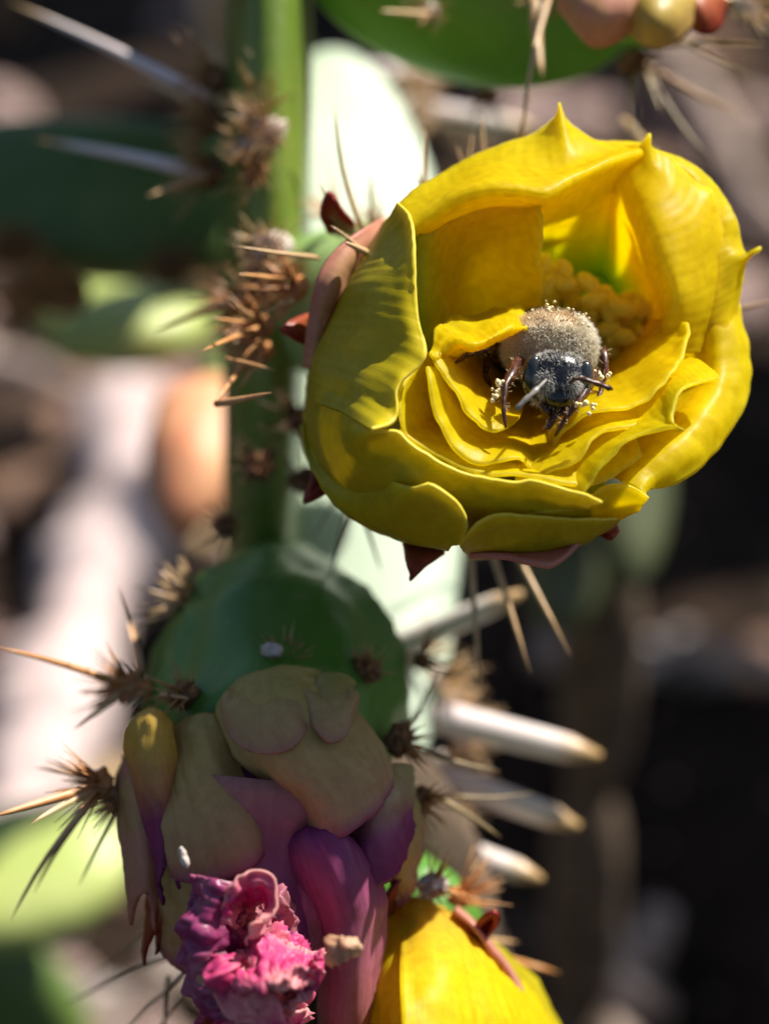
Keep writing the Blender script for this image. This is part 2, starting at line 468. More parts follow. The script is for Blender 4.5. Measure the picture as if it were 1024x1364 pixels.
# ------------------------------------------------------------------ ground
mb = MB()
NG = 130
def spread(t): return 0.55 * t + 24.0 * t ** 7
gv = []
for j in range(NG + 1):
    for i in range(NG + 1):
        x = spread(2 * i / NG - 1); y = spread(2 * j / NG - 1) + 0.4
        r = math.hypot(x, y - 0.4)
        h = 0.012 * fbm(Vector((x, y, 0)), 6, 3, 4) + 0.004 * fbm(Vector((x, y, 0)), 40, 7, 3)
        gv.append((x, y, h - 0.012 if r < 3 else h * 3 - 0.012))
gf = [(j * (NG + 1) + i, j * (NG + 1) + i + 1, (j + 1) * (NG + 1) + i + 1, (j + 1) * (NG + 1) + i) for j in range(NG) for i in range(NG)]
mb.add(gv, gf)
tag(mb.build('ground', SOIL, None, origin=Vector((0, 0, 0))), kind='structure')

# ------------------------------------------------------------------ cactus pieces
def pad(name, centre, long_ax, width_ax, hl, hw, ht, mat, parent, seg=72, ring=22, off=0.0, label=None):
    """obovate pad: centre and axes in camera mm, half length / width / thickness"""
    l = long_ax.normalized(); w = (width_ax - l * width_ax.dot(l)).normalized(); n = l.cross(w)
    mb = MB(); verts = []; faces = []; uvs = []
    for i in range(ring + 1):
        th = math.pi * i / ring
        for s in range(seg):
            ph = 2 * math.pi * s / seg
            ct = math.cos(th); st = math.sin(th)
            rr = st ** 0.55                         # rim keeps its thickness
            zt = math.copysign(abs(ct) ** 0.8, ct)
            a = math.cos(ph); b = math.sin(ph)
            taper = 1 + 0.16 * a                    # wider towards the top
            p = centre + l * (a * hl * rr) + w * (b * hw * rr * taper) + n * (zt * ht)
            k = 0.03 * ht * 6 * fbm(p, 0.035, off, 3)
            p = p + n * (k * (1 if zt > 0 else -1) * 0.6) + w * (b * rr * k * 0.4)
            verts.append(W(p)); uvs.append((s / seg, i / ring))
    for i in range(ring):
        for s in range(seg):
            a = i * seg + s; b = i * seg + (s + 1) % seg
            faces.append((a, a + seg, b + seg, b))
    mb.add(verts, faces, uvs)
    ob = mb.build(name, mat, parent)
    if label: ob['label'] = label
    return ob
def spine(parent, p0, p1, r, mat, bend=0.0, name='spine', tip=0.12, sides=8):
    """p0, p1 in camera mm"""
    mb = MB()
    d = p1 - p0
    side = d.cross(Vector((0.3, 0.2, 1))).normalized()
    n = 6
    pts = []; rad = []
    for k in range(n + 1):
        t = k / n
        pts.append(p0 + d * t + side * (bend * d.length * math.sin(math.pi * t)))
        rad.append(r * ((1 - t) ** 0.6 * (1 - tip) + tip) if t < 1 else r * tip * 0.4)
    rad[0] *= 0.9
    tube(mb, pts, rad, sides)
    return mb.build(name, mat, parent, origin=W(p0))
def areole(parent, c, nrm, size=2.0, n=26, length=(2.0, 5.0), felt=None, glo=None, name='areole', spread_=0.9, gr=0.11):
    """woolly cushion with a tuft of short barbed bristles; c, nrm in camera mm"""
    felt = felt or FELT; glo = glo or GLOC
    mb = MB()
    x, y, z = basis(nrm, Vector((0.9, 0.3, 0.2)))
    o = random.uniform(0, 90)
    size *= .78; n = int(n * 1.5)
    ellipsoid(mb, c, (x, y, z), (size, size * 0.85, size * 0.6), 18, 12, lambda q: 1 + 0.35 * fbm(q, 2.2, o, 3))
    mb.cur = 1
    for _ in range(n):
        a = random.uniform(0, 2 * math.pi); q = random.random() ** 0.6 * spread_
        d = (z + (x * math.cos(a) + y * math.sin(a)) * q * 1.3).normalized()
        b = c + (x * math.cos(a) + y * math.sin(a)) * (q * size * 0.6) + z * size * 0.2
        L = random.uniform(*length)
        tube(mb, [b, b + d * L * 0.5, b + d * L + x * random.uniform(-.3, .3)], [gr, gr * 0.9, gr * 0.25], 4)
    return mb.build(name, [felt, glo], parent)

# ------------------------------------------------------------------ the cactus in front
A_C = C(352, 330, 78)
A_L = Vector((0.01, 1, 0.06)).normalized()
A_W = Vector((-0.07, 0.06, -1)).normalized()
A_BOT = A_C - A_L * 62
D_C = A_BOT + DOWN * 50
E_C = D_C + DOWN * 95
foot = W(E_C + DOWN * 40); foot.z = 0
cactus = thing('prickly_pear_cactus', foot, 'prickly pear with an edge-on green pad, open yellow flower and shrivelled magenta bloom', 'cactus')
padA = pad('pad', A_C, A_L, A_W, 66, 42, 5.6, GRN, cactus, off=3, label='narrow green pad seen edge on, bristling along its rim')
padD = pad('pad', D_C, -DOWN, Vector((0, 0.5, -1)), 62, 40, 7.5, GRN, cactus, off=5)
padE = pad('pad', E_C + DOWN * 6, -DOWN, Vector((0.2, 0.5, -1)), 70, 44, 11, CORK, cactus, off=8, label='corky grey old pad at the foot of the plant')
# top pad, lit through, lower edge hanging into the picture
TOP_C = C(650, -75, 48)
padC = pad('pad', TOP_C, Vector((1, 0.05, -0.25)), Vector((0.0, 1, 0.35)), 24, 17.5, 5.5, GRNV, cactus, off=13, label='vivid green pad above the open flower')
padC2 = pad('pad', C(400, -330, 75), Vector((-0.5, 1, -0.1)), Vector((1, 0.5, -0.7)), 34, 24, 6, GRN, cactus, off=14)
spine(padC, C(735, -20, 33), C(695, 175, 20), 0.42, SPT, 0.02)
spine(padC, C(715, -5, 34), C(722, 105, 28), 0.9, SPT, 0.03)
spine(padC, C(572, 20, 40), C(505, 14, 34), 0.45, SPT, 0.0)
spine(padC, C(845, 100, 40), C(850, 190, 32), 0.4, SPD, 0.04)
areole(padC, C(718, -2, 40), Vector((0, -0.3, 1)), 1.9, 20, (3, 6), FELT, GLOC)
areole(padC, C(572, 16, 42), Vector((-0.2, -0.3, 1)), 1.5, 16, (2, 4), FELTW, GLOC)
areole(padC, C(843, 82, 44), Vector((0.5, -0.6, 0.6)), 2.6, 24, (3, 6), FELT, GLOD)
areole(padC, C(650, 128, 44), Vector((0, -1, 0.3)), 1.6, 16, (2, 4), FELT, GLOD)
for (a, b, r, m) in (((860, 85, 44), (1000, 160, 60), .35, SPT), ((862, 95, 44), (945, 215, 40), .35, SPD), ((865, 60, 42), (1020, 60, 30), .35, SPT),
                     ((830, 160, 52), (885, 215, 30), .5, SPT), ((880, 40, 42), (1000, 100, 30), .3, SPD), ((858, 92, 44), (880, 150, 40), .35, SPD)):
    spine(padC, C(*a), C(*b), r, m, random.uniform(-.04, .04))

def aline(px, py, d): return C(px, py, d)
# areoles along the rim of the edge-on pad
rim = [(348, 150, 37, FELTW, GLOC, 3.4, 30), (356, 175, 36, FELTW, SPT, 3.2, 30), (338, 195, 36, FELTW, GLOC, 2.8, 34), (362, 120, 39, FELTW, SPT, 2.2, 16), (360, 330, 32, FELTW, SPT, 3.0, 30), (340, 230, 36, FELT, GLOC, 2.2, 26), (352, 352, 33, FELTW, GLOC, 3.0, 36), (348, 385, 33, FELT, GLOC, 2.6, 36),
       (345, 620, 34, FELT, GLOD, 2.4, 24), (400, 560, 35, FELT, GLOD, 2.2, 26), (405, 640, 36, FELT, GLOD, 2.3, 20), (402, 775, 36, FELT, GLOD, 2.2, 14),
       (345, 5, 43, FELT, GLOC, 2.3, 24), (300, 700, 40, FELT, GLOD, 1.9, 14)]
for (x, y, d, fm, gm, s, n) in rim:
    areole(padA, C(x, y, d), Vector((random.uniform(-.3, .1), 0, 1)), s, n, (2.5, 6), fm, gm)
for (x, y) in ((287, 105), (283, 160), (282, 230)):
    areole(padA, C(x, y, 46), Vector((-1, 0, 0.3)), 2.6, 40, (3, 7.5), FELT, GLOC, spread_=1.2)
areole(padA, C(262, 805, 30), Vector((-1, 0.5, 0.3)), 2.0, 18, (3, 8), FELT, SPT, gr=0.3)
for (a, b, r, m) in (((278, 130, 44), (12, 2, 58), .85, SPW), ((280, 232, 46), (48, 186, 64), .95, SPW), ((280, 232, 44), (195, 262, 38), .5, SPT),
                     ((275, 150, 45), (180, 100, 60), .6, SPT)):
    spine(padA, C(*a), C(*b), r, m, 0.01)
# rusty bristly cluster left of the flower
for (x, y, d, s) in ((350, 437, 24, 2.0), (392, 385, 22, 2.2), (330, 400, 34, 2.6), (350, 470, 26, 1.8)):
    areole(padA, C(x, y, d), Vector((-0.8, 0, 0.8)), s, 30, (2.5, 6.5), FELTO, SPO, gr=0.16)
for (a, b, r, m) in (((345, 437, 20), (268, 468, 8), .42, SPO), ((343, 455, 20), (288, 538, 10), .42, SPO), ((288, 538, 10), (362, 523, 4), .42, SPO),
                     ((350, 433, 22), (283, 423, 14), .3, SPO), ((300, 478, 14), (368, 494, 10), .25, SPO), ((425, 343, 14), (317, 328, 6), .3, SPT),
                     ((385, 375, 18), (316, 365, 10), .35, SPO), ((330, 400, 30), (205, 440, 38), .6, SPO), ((335, 380, 30), (262, 415, 44), .5, SPT),
                     ((390, 400, 18), (348, 417, 12), .3, SPT), ((352, 462, 22), (318, 520, 16), .34, SPO), ((340, 425, 20), (300, 395, 10), .25, SPT)):
    spine(padA, C(*a), C(*b), r, m, random.uniform(-.03, .03))

# ------------------------------------------------------------------ open yellow flower
mb = MB()
op = [C(385, 425, 52), C(420, 405, 46), C(470, 405, 42), C(530, 415, 40), C(600, 430, 38), C(670, 432, 37.5)]
lathe(mb, op, [5.5, 8.5, 10.0, 10.6, 9.0, 3.0], 40, 0.10, 4)
flower = mb.build('flower', GRNP, cactus)
flower['label'] = 'large open yellow flower with a bee in its cup'
def yp(rows, mat=None, **k):
    return petal('petal', rows, mat or YEL, flower, **k)
B = lambda *xs: [(x, y, d) for (x, y, d) in xs]
# back petal with pointed tip; its lip leans out, its wall drops into the cup
yp([B((530, 272, 4), (560, 248, 6), (595, 227, 8), (630, 210, 9), (665, 196, 9), (700, 184, 9), (722, 172, 9), (738, 158, 8.5), (743, 146, 8), (745, 136, 7.5), (745, 136, 7.5), (747, 146, 8), (753, 160, 8.5), (768, 174, 9), (792, 187, 9), (825, 190, 10), (852, 191, 10)),
    B((538, 286, 1), (566, 265, 3), (600, 246, 4), (640, 228, 4), (690, 222, 4), (730, 222, 4), (770, 212, 5), (810, 205, 7), (858, 197, 9)),
    B((548, 305, -1), (575, 284, -1), (610, 264, -1.5), (650, 252, -2), (690, 253, -2), (726, 257, -2), (755, 242, -.5), (789, 225, 1.5), (820, 213, 4), (860, 203, 8)),
    B((556, 325, 3), (585, 305, 3), (620, 290, 4), (655, 280, 4), (690, 280, 4), (726, 282, 4), (758, 268, 5), (792, 250, 6), (825, 235, 9), (862, 220, 12)),
    B((570, 370, 15), (640, 340, 17), (726, 330, 19), (790, 320, 20), (850, 300, 21)),
    B((600, 410, 31), (660, 400, 32), (740, 390, 33), (790, 390, 34), (830, 380, 33))], nu=110, nv=30, amp=0.28)
# inner left petal closing over the stamens, straight right edge
yp([B((727, 256, 0), (722, 280, 1.6), (724, 305, 3.4), (718, 335, 4.6), (722, 365, 7), (719, 400, 9.6), (727, 425, 12), (728, 450, 14)),
    B((690, 262, 2), (688, 310, 6), (687, 360, 9), (690, 410, 13), (694, 455, 18)),
    B((620, 285, 3), (622, 330, 8), (625, 380, 12), (632, 425, 16), (640, 465, 21)),
    B((570, 312, 0), (574, 355, 2), (578, 400, 4), (588, 440, 7), (602, 470, 12)),
    B((538, 300, 1), (538, 350, 0), (540, 400, 0), (548, 445, 0), (560, 480, 4))], nu=40, nv=30, amp=0.4, freq=0.22, ripple=0.5)
# upper right petal
yp([B((795, 192, 10), (825, 191, 9), (848, 190, 8), (856, 188, 8), (865, 177, 7), (865, 177, 7), (866, 193, 7.5), (872, 199, 8), (889, 206, 8), (905, 224, 8), (930, 245, 8), (950, 256, 8), (957, 280, 8), (962, 320, 8), (960, 380, 8), (950, 430, 8), (940, 470, 8)),
    B((800, 212, 9), (830, 215, 8), (855, 222, 7), (880, 240, 6), (905, 270, 5.5), (925, 310, 5), (932, 360, 5), (928, 410, 5), (912, 470, 6)),
    B((800, 232, 10), (828, 245, 8), (850, 270, 5.5), (866, 305, 4), (882, 345, 3), (897, 390, 3), (893, 425, 4), (880, 465, 6)),
    B((790, 248, 14), (812, 268, 13), (832, 295, 11), (848, 325, 10), (864, 360, 9), (880, 395, 9), (878, 425, 10), (866, 460, 12)),
    B((775, 290, 25), (795, 315, 25), (812, 340, 24), (830, 365, 23), (845, 390, 22), (855, 415, 22)),
    B((750, 350, 35), (770, 365, 35), (790, 385, 35), (805, 400, 34), (815, 415, 33), (820, 430, 32))], nu=110, nv=30, amp=0.25)
# outer right petal with white tip
yp([B((885, 204, 10), (910, 214, 10), (935, 231, 10), (962, 262, 10), (980, 295, 9), (987, 322, 9), (994, 337, 8.5), (1003, 335, 8), (1014, 329, 7.5), (1014, 329, 7.5), (1003, 341, 8), (996, 347, 8), (990, 362, 8.5), (986, 390, 9), (983, 420, 9), (988, 440, 9)),
    B((900, 225, 9), (925, 245, 8.5), (945, 275, 8), (960, 310, 8), (968, 350, 7), (965, 390, 7), (958, 440, 7)),
    B((885, 265, 12), (905, 295, 10), (925, 330, 8), (935, 370, 8), (930, 410, 8), (918, 450, 9)),
    B((850, 330, 23), (865, 360, 22), (880, 390, 20), (885, 420, 18), (880, 440, 18)),
    B((800, 380, 34), (815, 395, 34), (825, 410, 33), (830, 425, 32), (825, 440, 31))], nu=100, nv=26, amp=0.3)
# lower right outer petal
yp([B((984, 405, 10), (988, 430, 9.5), (995, 450, 9), (999, 478, 8), (999, 512, 7), (987, 548, 5), (962, 588, 3), (930, 623, 0), (905, 642, -1.5), (882, 650, -2.5), (866, 651, -3.5), (858, 656, -4.5), (862, 664, -5.5)),
    B((965, 415, 8), (975, 450, 7), (977, 490, 6), (972, 525, 4), (950, 560, 1.5), (920, 592, -1), (890, 618, -3), (865, 635, -4), (845, 652, -5)),
    B((935, 430, 8), (945, 470, 6.5), (945, 505, 5), (930, 535, 3), (905, 565, 1), (878, 590, -1), (850, 612, -2), (825, 640, -3)),
    B((890, 440, 17), (900, 475, 16), (890, 505, 14), (870, 530, 12), (845, 555, 10), (815, 580, 9), (790, 610, 9)),
    B((810, 430, 32), (815, 450, 31), (810, 465, 31), (790, 480, 30), (770, 490, 29), (750, 500, 28), (730, 505, 28))], nu=64, nv=26, amp=0.35, ripple=0.3)
# petal with the pale point at right
yp([B((772, 668, -8), (778, 655, -8.5), (788, 642, -8.5), (802, 624, -8.5), (818, 605, -8.5), (833, 590, -8.5), (852, 580, -8.5), (876, 573, -9), (894, 570, -9.5), (911, 574, -10.5), (911, 574, -10.5), (898, 564, -9), (896, 548, -8), (902, 530, -7), (912, 516, -6), (932, 508, -4), (958, 501, -1)),
    B((752, 650, -6), (775, 628, -6), (800, 604, -6), (822, 585, -6), (848, 570, -6), (870, 560, -6), (882, 545, -5.5), (892, 525, -5), (910, 505, -3), (945, 490, 1)),
    B((740, 610, -1), (765, 590, -1), (795, 570, -1), (825, 555, -1), (848, 545, -1), (862, 535, -1), (872, 522, 0), (880, 510, 1), (895, 492, 3), (920, 478, 6)),
    B((735, 560, 10), (760, 545, 10), (785, 530, 10), (810, 518, 10), (830, 505, 11), (850, 490, 12), (865, 475, 14)),
    B((700, 500, 28), (715, 498, 28), (735, 495, 28), (755, 488, 29), (775, 478, 30), (790, 465, 30))], nu=110, nv=24, amp=0.3, ripple=0.35)
# inner right lip
yp([B((728, 598, -3), (738, 586, -3.5), (752, 574, -4), (772, 560, -4.5), (795, 552, -5), (822, 549, -5), (848, 541, -4.5), (872, 524, -4), (893, 502, -3), (906, 482, -1.5), (914, 455, .5), (916, 430, 3)),
    B((728, 580, 0), (745, 563, -1), (768, 546, -1.5), (795, 536, -1.5), (825, 528, -1), (850, 512, 0), (872, 490, 1), (888, 465, 3), (897, 430, 6)),
    B((728, 552, 6), (750, 538, 5), (780, 520, 5), (810, 505, 5), (838, 485, 6), (858, 460, 8), (872, 425, 11)),
    B((728, 510, 17), (755, 500, 17), (785, 488, 17), (815, 470, 18), (835, 448, 20), (845, 420, 23)),
    B((715, 470, 29), (735, 468, 29), (760, 462, 30), (780, 452, 31), (795, 438, 32), (805, 420, 33))], nu=60, nv=26, amp=0.3, ripple=0.45)
# second lip beneath it
yp([B((686, 640, -6.5), (703, 640, -7), (731, 628, -7), (762, 618, -7), (781, 602, -6.8), (791, 588, -6.4), (806, 575, -6), (838, 570, -5.5), (868, 562, -4)),
    B((688, 615, -4), (710, 613, -4.5), (738, 602, -4.5), (765, 590, -4.5), (785, 575, -4), (810, 562, -3.5), (840, 552, -2)),
    B((695, 575, 3), (720, 572, 3), (745, 563, 3), (770, 550, 3), (795, 540, 3), (820, 525, 4)),
    B((700, 510, 20), (720, 508, 20), (740, 502, 20), (760, 495, 20), (785, 485, 21), (800, 470, 22)),
    B((695, 470, 30), (710, 470, 30), (725, 468, 30), (740, 464, 31), (755, 458, 31))], nu=50, nv=24, amp=0.3, ripple=0.3)
# left inner lip under the bee, bright rolled edge
yp([B((574, 470, -5), (581, 482, -6), (593, 499, -6.5), (604, 518, -6.5), (611, 535, -6.5), (622, 552, -6.5), (642, 567, -6.5), (662, 572, -6), (676, 568, -5)),
    B((584, 468, -4), (594, 482, -4.5), (606, 500, -4.8), (618, 520, -4.8), (632, 540, -4.8), (650, 553, -4.5), (668, 559, -4), (688, 560, -3)),
    B((600, 470, 1), (612, 485, 1), (625, 502, 1), (640, 520, 1), (658, 534, 1.5), (675, 542, 2), (695, 548, 2.5)),
    B((630, 462, 14), (640, 475, 14), (650, 485, 14), (662, 495, 14), (678, 505, 15), (700, 510, 16)),
    B((660, 450, 29), (665, 458, 29), (672, 464, 29), (680, 468, 29), (690, 470, 29), (705, 470, 29))], nu=50, nv=24, amp=0.3, ripple=0.5)
# second left lip
yp([B((569, 488, -6), (571, 510, -7), (575, 535, -7.2), (583, 562, -7.4), (592, 582, -7.5), (604, 600, -7.5), (627, 617, -7.5), (652, 619, -7.2), (676, 613, -7), (694, 612, -6.5), (706, 622, -6), (718, 634, -6)),
    B((580, 490, -4), (586, 515, -5), (594, 540, -5), (605, 565, -5), (625, 588, -5), (652, 596, -4.8), (680, 594, -4.3), (715, 608, -3.5)),
    B((600, 495, 2), (608, 515, 2), (620, 538, 2), (638, 558, 2), (660, 568, 2), (690, 572, 2.5), (720, 580, 3)),
    B((640, 480, 18), (648, 492, 18), (658, 502, 18), (672, 510, 18), (690, 515, 18), (715, 520, 18)),
    B((665, 455, 30), (672, 462, 30), (680, 468, 30), (690, 470, 30), (705, 470, 30))], nu=54, nv=24, amp=0.3, ripple=0.35)
# inner petals lining the left and the front of the cup
yp([B((568, 468, -3), (553, 490, -4), (539, 507, -5.5), (532, 530, -6.5), (534, 552, -7), (542, 578, -7), (562, 598, -7)),
    B((578, 476, 1), (570, 498, 0), (560, 515, -1), (556, 535, -2), (560, 558, -2.5), (572, 580, -2.5)),
    B((605, 478, 10), (600, 500, 10), (598, 520, 9), (600, 540, 9), (610, 560, 9)),
    B((660, 450, 31), (662, 462, 31), (666, 472, 31), (672, 480, 31))], amp=0.3)
yp([B((532, 572, -7), (575, 603, -7.4), (640, 630, -7.8), (700, 636, -7.8), (760, 648, -7.6), (805, 640, -6), (855, 605, -4)),
    B((560, 560, -1), (600, 588, -2), (650, 606, -3), (705, 612, -3), (755, 612, -3), (800, 598, -2), (840, 570, 0)),
    B((600, 540, 12), (640, 555, 11), (690, 562, 11), (740, 560, 11), (780, 550, 12), (810, 535, 13)),
    B((670, 475, 32), (690, 480, 32), (715, 480, 32), (740, 478, 32), (760, 470, 32))], amp=0.3)
# sunlit crumpled petal behind the bee
yp([B((571, 474, -6), (577, 458, -4), (584, 438, -2), (593, 427, 0), (607, 419, 2), (625, 421, 3), (642, 416, 4), (662, 416, 5), (684, 410, 6), (700, 417, 7), (716, 428, 8)),
    B((578, 478, -6), (588, 462, -5), (597, 447, -4), (612, 446, -4), (632, 450, -4), (655, 440, -3), (680, 430, -1), (704, 434, 1)),
    B((584, 484, -5), (595, 470, -4.5), (610, 458, -5), (630, 462, -6), (655, 452, -5), (678, 441, -3), (702, 438, -1)),
    B((600, 486, 4), (612, 476, 4), (628, 470, 4), (648, 464, 5), (670, 455, 6), (700, 448, 8)),
    B((640, 470, 20), (650, 465, 20), (660, 460, 20), (675, 455, 20), (700, 450, 22))], nu=80, nv=28, amp=0.3, freq=0.5, ripple=0.7, thick=0.22)
# left outer petal, fold line on the right, outside in shade
yp([B((530, 270, 3), (544, 284, -1), (550, 310, -3.5), (552, 350, -5), (554, 390, -5.5), (559, 430, -6), (567, 458, -6.5), (568, 474, -7), (560, 487, -7.2), (546, 498, -7.6), (534, 508, -8), (528, 525, -8.3), (530, 545, -8.5), (526, 560, -9), (512, 567, -10), (495, 572, -11), (495, 572, -11)),
    B((525, 280, 4), (532, 310, 0), (530, 350, -3), (528, 390, -4.5), (532, 430, -5.5), (535, 455, -6), (530, 480, -6.5), (520, 500, -7), (512, 520, -7.3), (508, 540, -7.6), (495, 560, -8.5), (490, 572, -9)),
    B((515, 295, 8), (500, 330, 4), (485, 370, 1), (478, 410, -.5), (475, 445, -1.5), (472, 475, -2), (465, 505, -3), (462, 530, -3.5), (455, 550, -4)),
    B((508, 310, 16), (485, 345, 13), (460, 385, 11), (440, 425, 9), (428, 455, 7), (420, 480, 6), (415, 510, 5), (415, 530, 5)),
    B((530, 340, 28), (500, 370, 27), (470, 400, 25), (450, 430, 23), (440, 460, 21), (435, 490, 20)),
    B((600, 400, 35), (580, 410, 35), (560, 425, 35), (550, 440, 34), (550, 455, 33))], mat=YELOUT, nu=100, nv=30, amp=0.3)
# lower left front petal: rim sweeps to a pale point at right
yp([B((452, 522, -1), (474, 548, -5), (496, 573, -8.6), (515, 573, -9), (530, 574, -9), (545, 588, -9.2), (572, 608, -9.4), (605, 625, -9.5), (640, 637, -9.5), (680, 641, -9.5), (708, 640, -9.5), (730, 645, -9.8), (756, 654, -10), (778, 660, -10.5), (800, 671, -12)),
    B((440, 520, 1), (455, 556, -3), (475, 585, -6.5), (500, 592, -7), (530, 604, -7.5), (570, 625, -8), (610, 642, -8.2), (660, 654, -8.2), (710, 658, -8.2), (750, 666, -8.2), (786, 675, -8.5)),
    B((424, 512, 6), (428, 560, 2), (455, 610, -2), (500, 645, -4), (560, 670, -5), (620, 685, -5), (680, 692, -5), (740, 694, -4), (785, 690, -2)),
    B((412, 500, 13), (408, 555, 11), (430, 625, 9), (475, 670, 7), (550, 700, 6), (630, 712, 6), (700, 712, 7), (760, 702, 9)),
    B((440, 480, 24), (450, 540, 24), (475, 590, 22), (520, 625, 20), (580, 645, 19), (640, 650, 19), (700, 645, 20), (740, 630, 22)),
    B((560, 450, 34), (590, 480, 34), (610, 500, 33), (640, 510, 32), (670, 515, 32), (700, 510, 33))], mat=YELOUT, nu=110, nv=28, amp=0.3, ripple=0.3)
# bottom right outer petal
yp([B((864, 663, -6), (854, 655, -6), (838, 647, -6.2), (820, 645, -6.4), (802, 650, -6.6), (785, 662, -7), (760, 676, -7), (720, 682, -7), (670, 680, -6)),
    B((855, 672, -5), (840, 672, -5), (815, 672, -5), (790, 682, -5), (755, 696, -4.5), (700, 704, -4), (650, 700, -3)),
    B((845, 680, -1), (822, 694, -1), (795, 708, 0), (755, 718, 1), (700, 722, 2), (650, 715, 3)),
    B((820, 660, 12), (795, 680, 12), (760, 690, 13), (720, 692, 14), (670, 690, 15)),
    B((740, 560, 30), (720, 570, 30), (700, 575, 30), (680, 570, 30))], mat=YEL, nu=54, nv=24, amp=0.25)
# lower left outermost petal with rounded free lobe
yp([B((408, 548, 14), (425, 585, 7), (465, 620, 2), (505, 636, -2), (530, 643, -6.5), (545, 648, -8.6), (556, 649, -9.6), (570, 643, -10), (594, 656, -10), (614, 675, -9.5), (623, 697, -8.5), (618, 722, -6)),
    B((405, 555, 14), (418, 605, 8), (450, 645, 3), (490, 665, -1.5), (530, 672, -6), (562, 675, -7.5), (590, 690, -7), (605, 710, -6), (604, 726, -4)),
    B((404, 570, 12), (414, 620, 8), (445, 665, 5), (485, 695, 3), (525, 712, 1), (560, 722, 0), (585, 727, 0), (598, 730, 0)),
    B((430, 560, 22), (445, 600, 20), (470, 640, 18), (505, 670, 16), (545, 690, 14), (580, 705, 13), (600, 712, 13)),
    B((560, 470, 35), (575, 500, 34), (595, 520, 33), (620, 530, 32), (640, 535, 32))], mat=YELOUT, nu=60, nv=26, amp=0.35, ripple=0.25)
# bottom outer petal, greenish, with rolled lower edge
yp([B((612, 726, -5), (618, 716, -7), (628, 703, -8), (646, 690, -8.5), (672, 683, -8.5), (705, 686, -8), (745, 690, -7), (785, 692, -5.5), (822, 690, -4)),
    B((614, 730, -4), (630, 718, -5.5), (660, 706, -6), (700, 704, -6), (750, 706, -5), (790, 705, -3.5), (822, 694, -2.5)),
    B((620, 736, 0), (650, 734, -1), (690, 736, -1), (730, 732, -.5), (765, 722, 0), (800, 708, 0)),
    B((630, 726, 12), (665, 726, 11), (705, 726, 11), (740, 720, 12), (775, 705, 12)),
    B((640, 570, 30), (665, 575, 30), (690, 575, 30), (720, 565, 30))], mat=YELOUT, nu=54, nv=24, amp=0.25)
# pink sepal under the flower, brown tips, scales at left
def sep(rows, mat=SEP, name='sepal', par=None, **k):
    return petal(name, rows, mat, par or flower, nu=k.pop('nu', 24), nv=k.pop('nv', 12), thick=0.6, **k)
sep([B((625, 738, -1), (665, 742, -3), (702, 749, -4), (730, 754, -4), (746, 746, -3), (757, 734, -2), (772, 718, -1)),
     B((628, 732, 1), (670, 730, 1), (705, 730, 1), (735, 728, 1), (765, 716, 2)),
     B((640, 700, 14), (680, 700, 14), (720, 700, 14), (755, 695, 14))])
sep([B((800, 708, 6), (812, 716, 5), (822, 706, 6)), B((795, 700, 10), (810, 702, 10), (822, 698, 10)), B((770, 680, 18), (785, 680, 18), (800, 675, 18))], SEPR)
sep([B((540, 728, 8), (544, 752, 5), (547, 774, 4), (562, 757, 5), (590, 737, 7)), B((538, 718, 8), (550, 735, 6), (565, 735, 6), (592, 730, 7)), B((545, 690, 16), (565, 700, 16), (590, 705, 16))], SEPR)
sep([B((398, 575, 14), (410, 610, 12), (425, 645, 10), (404, 668, 8), (440, 650, 9), (458, 628, 11), (445, 600, 14)), B((405, 560, 16), (415, 585, 14), (425, 610, 13), (440, 620, 12), (450, 612, 13), (445, 590, 15)), B((430, 540, 22), (440, 560, 22), (455, 570, 22), (460, 575, 22))], SEPR)
sep([B((505, 292, 13), (482, 306, 9), (455, 325, 7), (432, 352, 6), (418, 385, 6), (410, 430, 8), (404, 490, 10)),
     B((515, 310, 14), (490, 335, 10), (462, 362, 7.5), (445, 395, 7), (432, 430, 8), (422, 490, 9)),
     B((530, 340, 22), (500, 370, 20), (475, 400, 18), (455, 430, 17), (445, 480, 17))], SEP, nu=36, nv=18)
sep([B((408, 418, 12), (385, 428, 9), (376, 438, 8), (392, 452, 9), (410, 462, 12)), B((415, 420, 13), (400, 436, 10), (410, 455, 12)), B((430, 425, 20), (425, 440, 20), (430, 460, 20))], SEPR)
sep([B((470, 300, 14), (447, 270, 12), (438, 258, 11), (428, 285, 13), (440, 310, 16)), B((470, 305, 18), (452, 285, 15), (440, 290, 16), (445, 312, 18)), B((475, 315, 26), (460, 310, 26), (450, 315, 26))], SEPR)
# cup floor, stamens, style
mb = MB()
ellipsoid(mb, C(735, 400, 31), basis(Vector((0.05, 0.05, 1))), (8.6, 7.6, 4.0), 30, 14)
cf = mb.build('cup_floor', CUPG, flower)
mb = MB()
tube(mb, [C(735, 405, 33), C(725, 405, 24), C(712, 402, 19)], [1.4, 1.5, 1.3], 12)
for k in range(7):
    a = k * 2 * math.pi / 7
    b = C(712, 402, 19)
    tube(mb, [b, b + Vector((1.4 * math.cos(a), 1.4 * math.sin(a), 1.8)), b + Vector((1.5 * math.cos(a), 1.5 * math.sin(a), 3.4))], [.7, .75, .4], 8)
mb.build('style', STIG, flower)
anth_spots = [(736, 300, 17), (742, 308, 18)]
rs = random.Random(5)
for k in range(400):
    x = rs.uniform(722, 888); y = rs.uniform(345, 525)
    if y < 352 + (x - 735) * 0.42 or (x > 868 and y > 470) : continue
    if x < 800 and y > 470: continue
    if any((x - q[0]) ** 2 + (y - q[1]) ** 2 < 13.5 ** 2 for q in anth_spots): continue
    anth_spots.append((x, y, 15 + rs.uniform(-2.5, 2.5)))
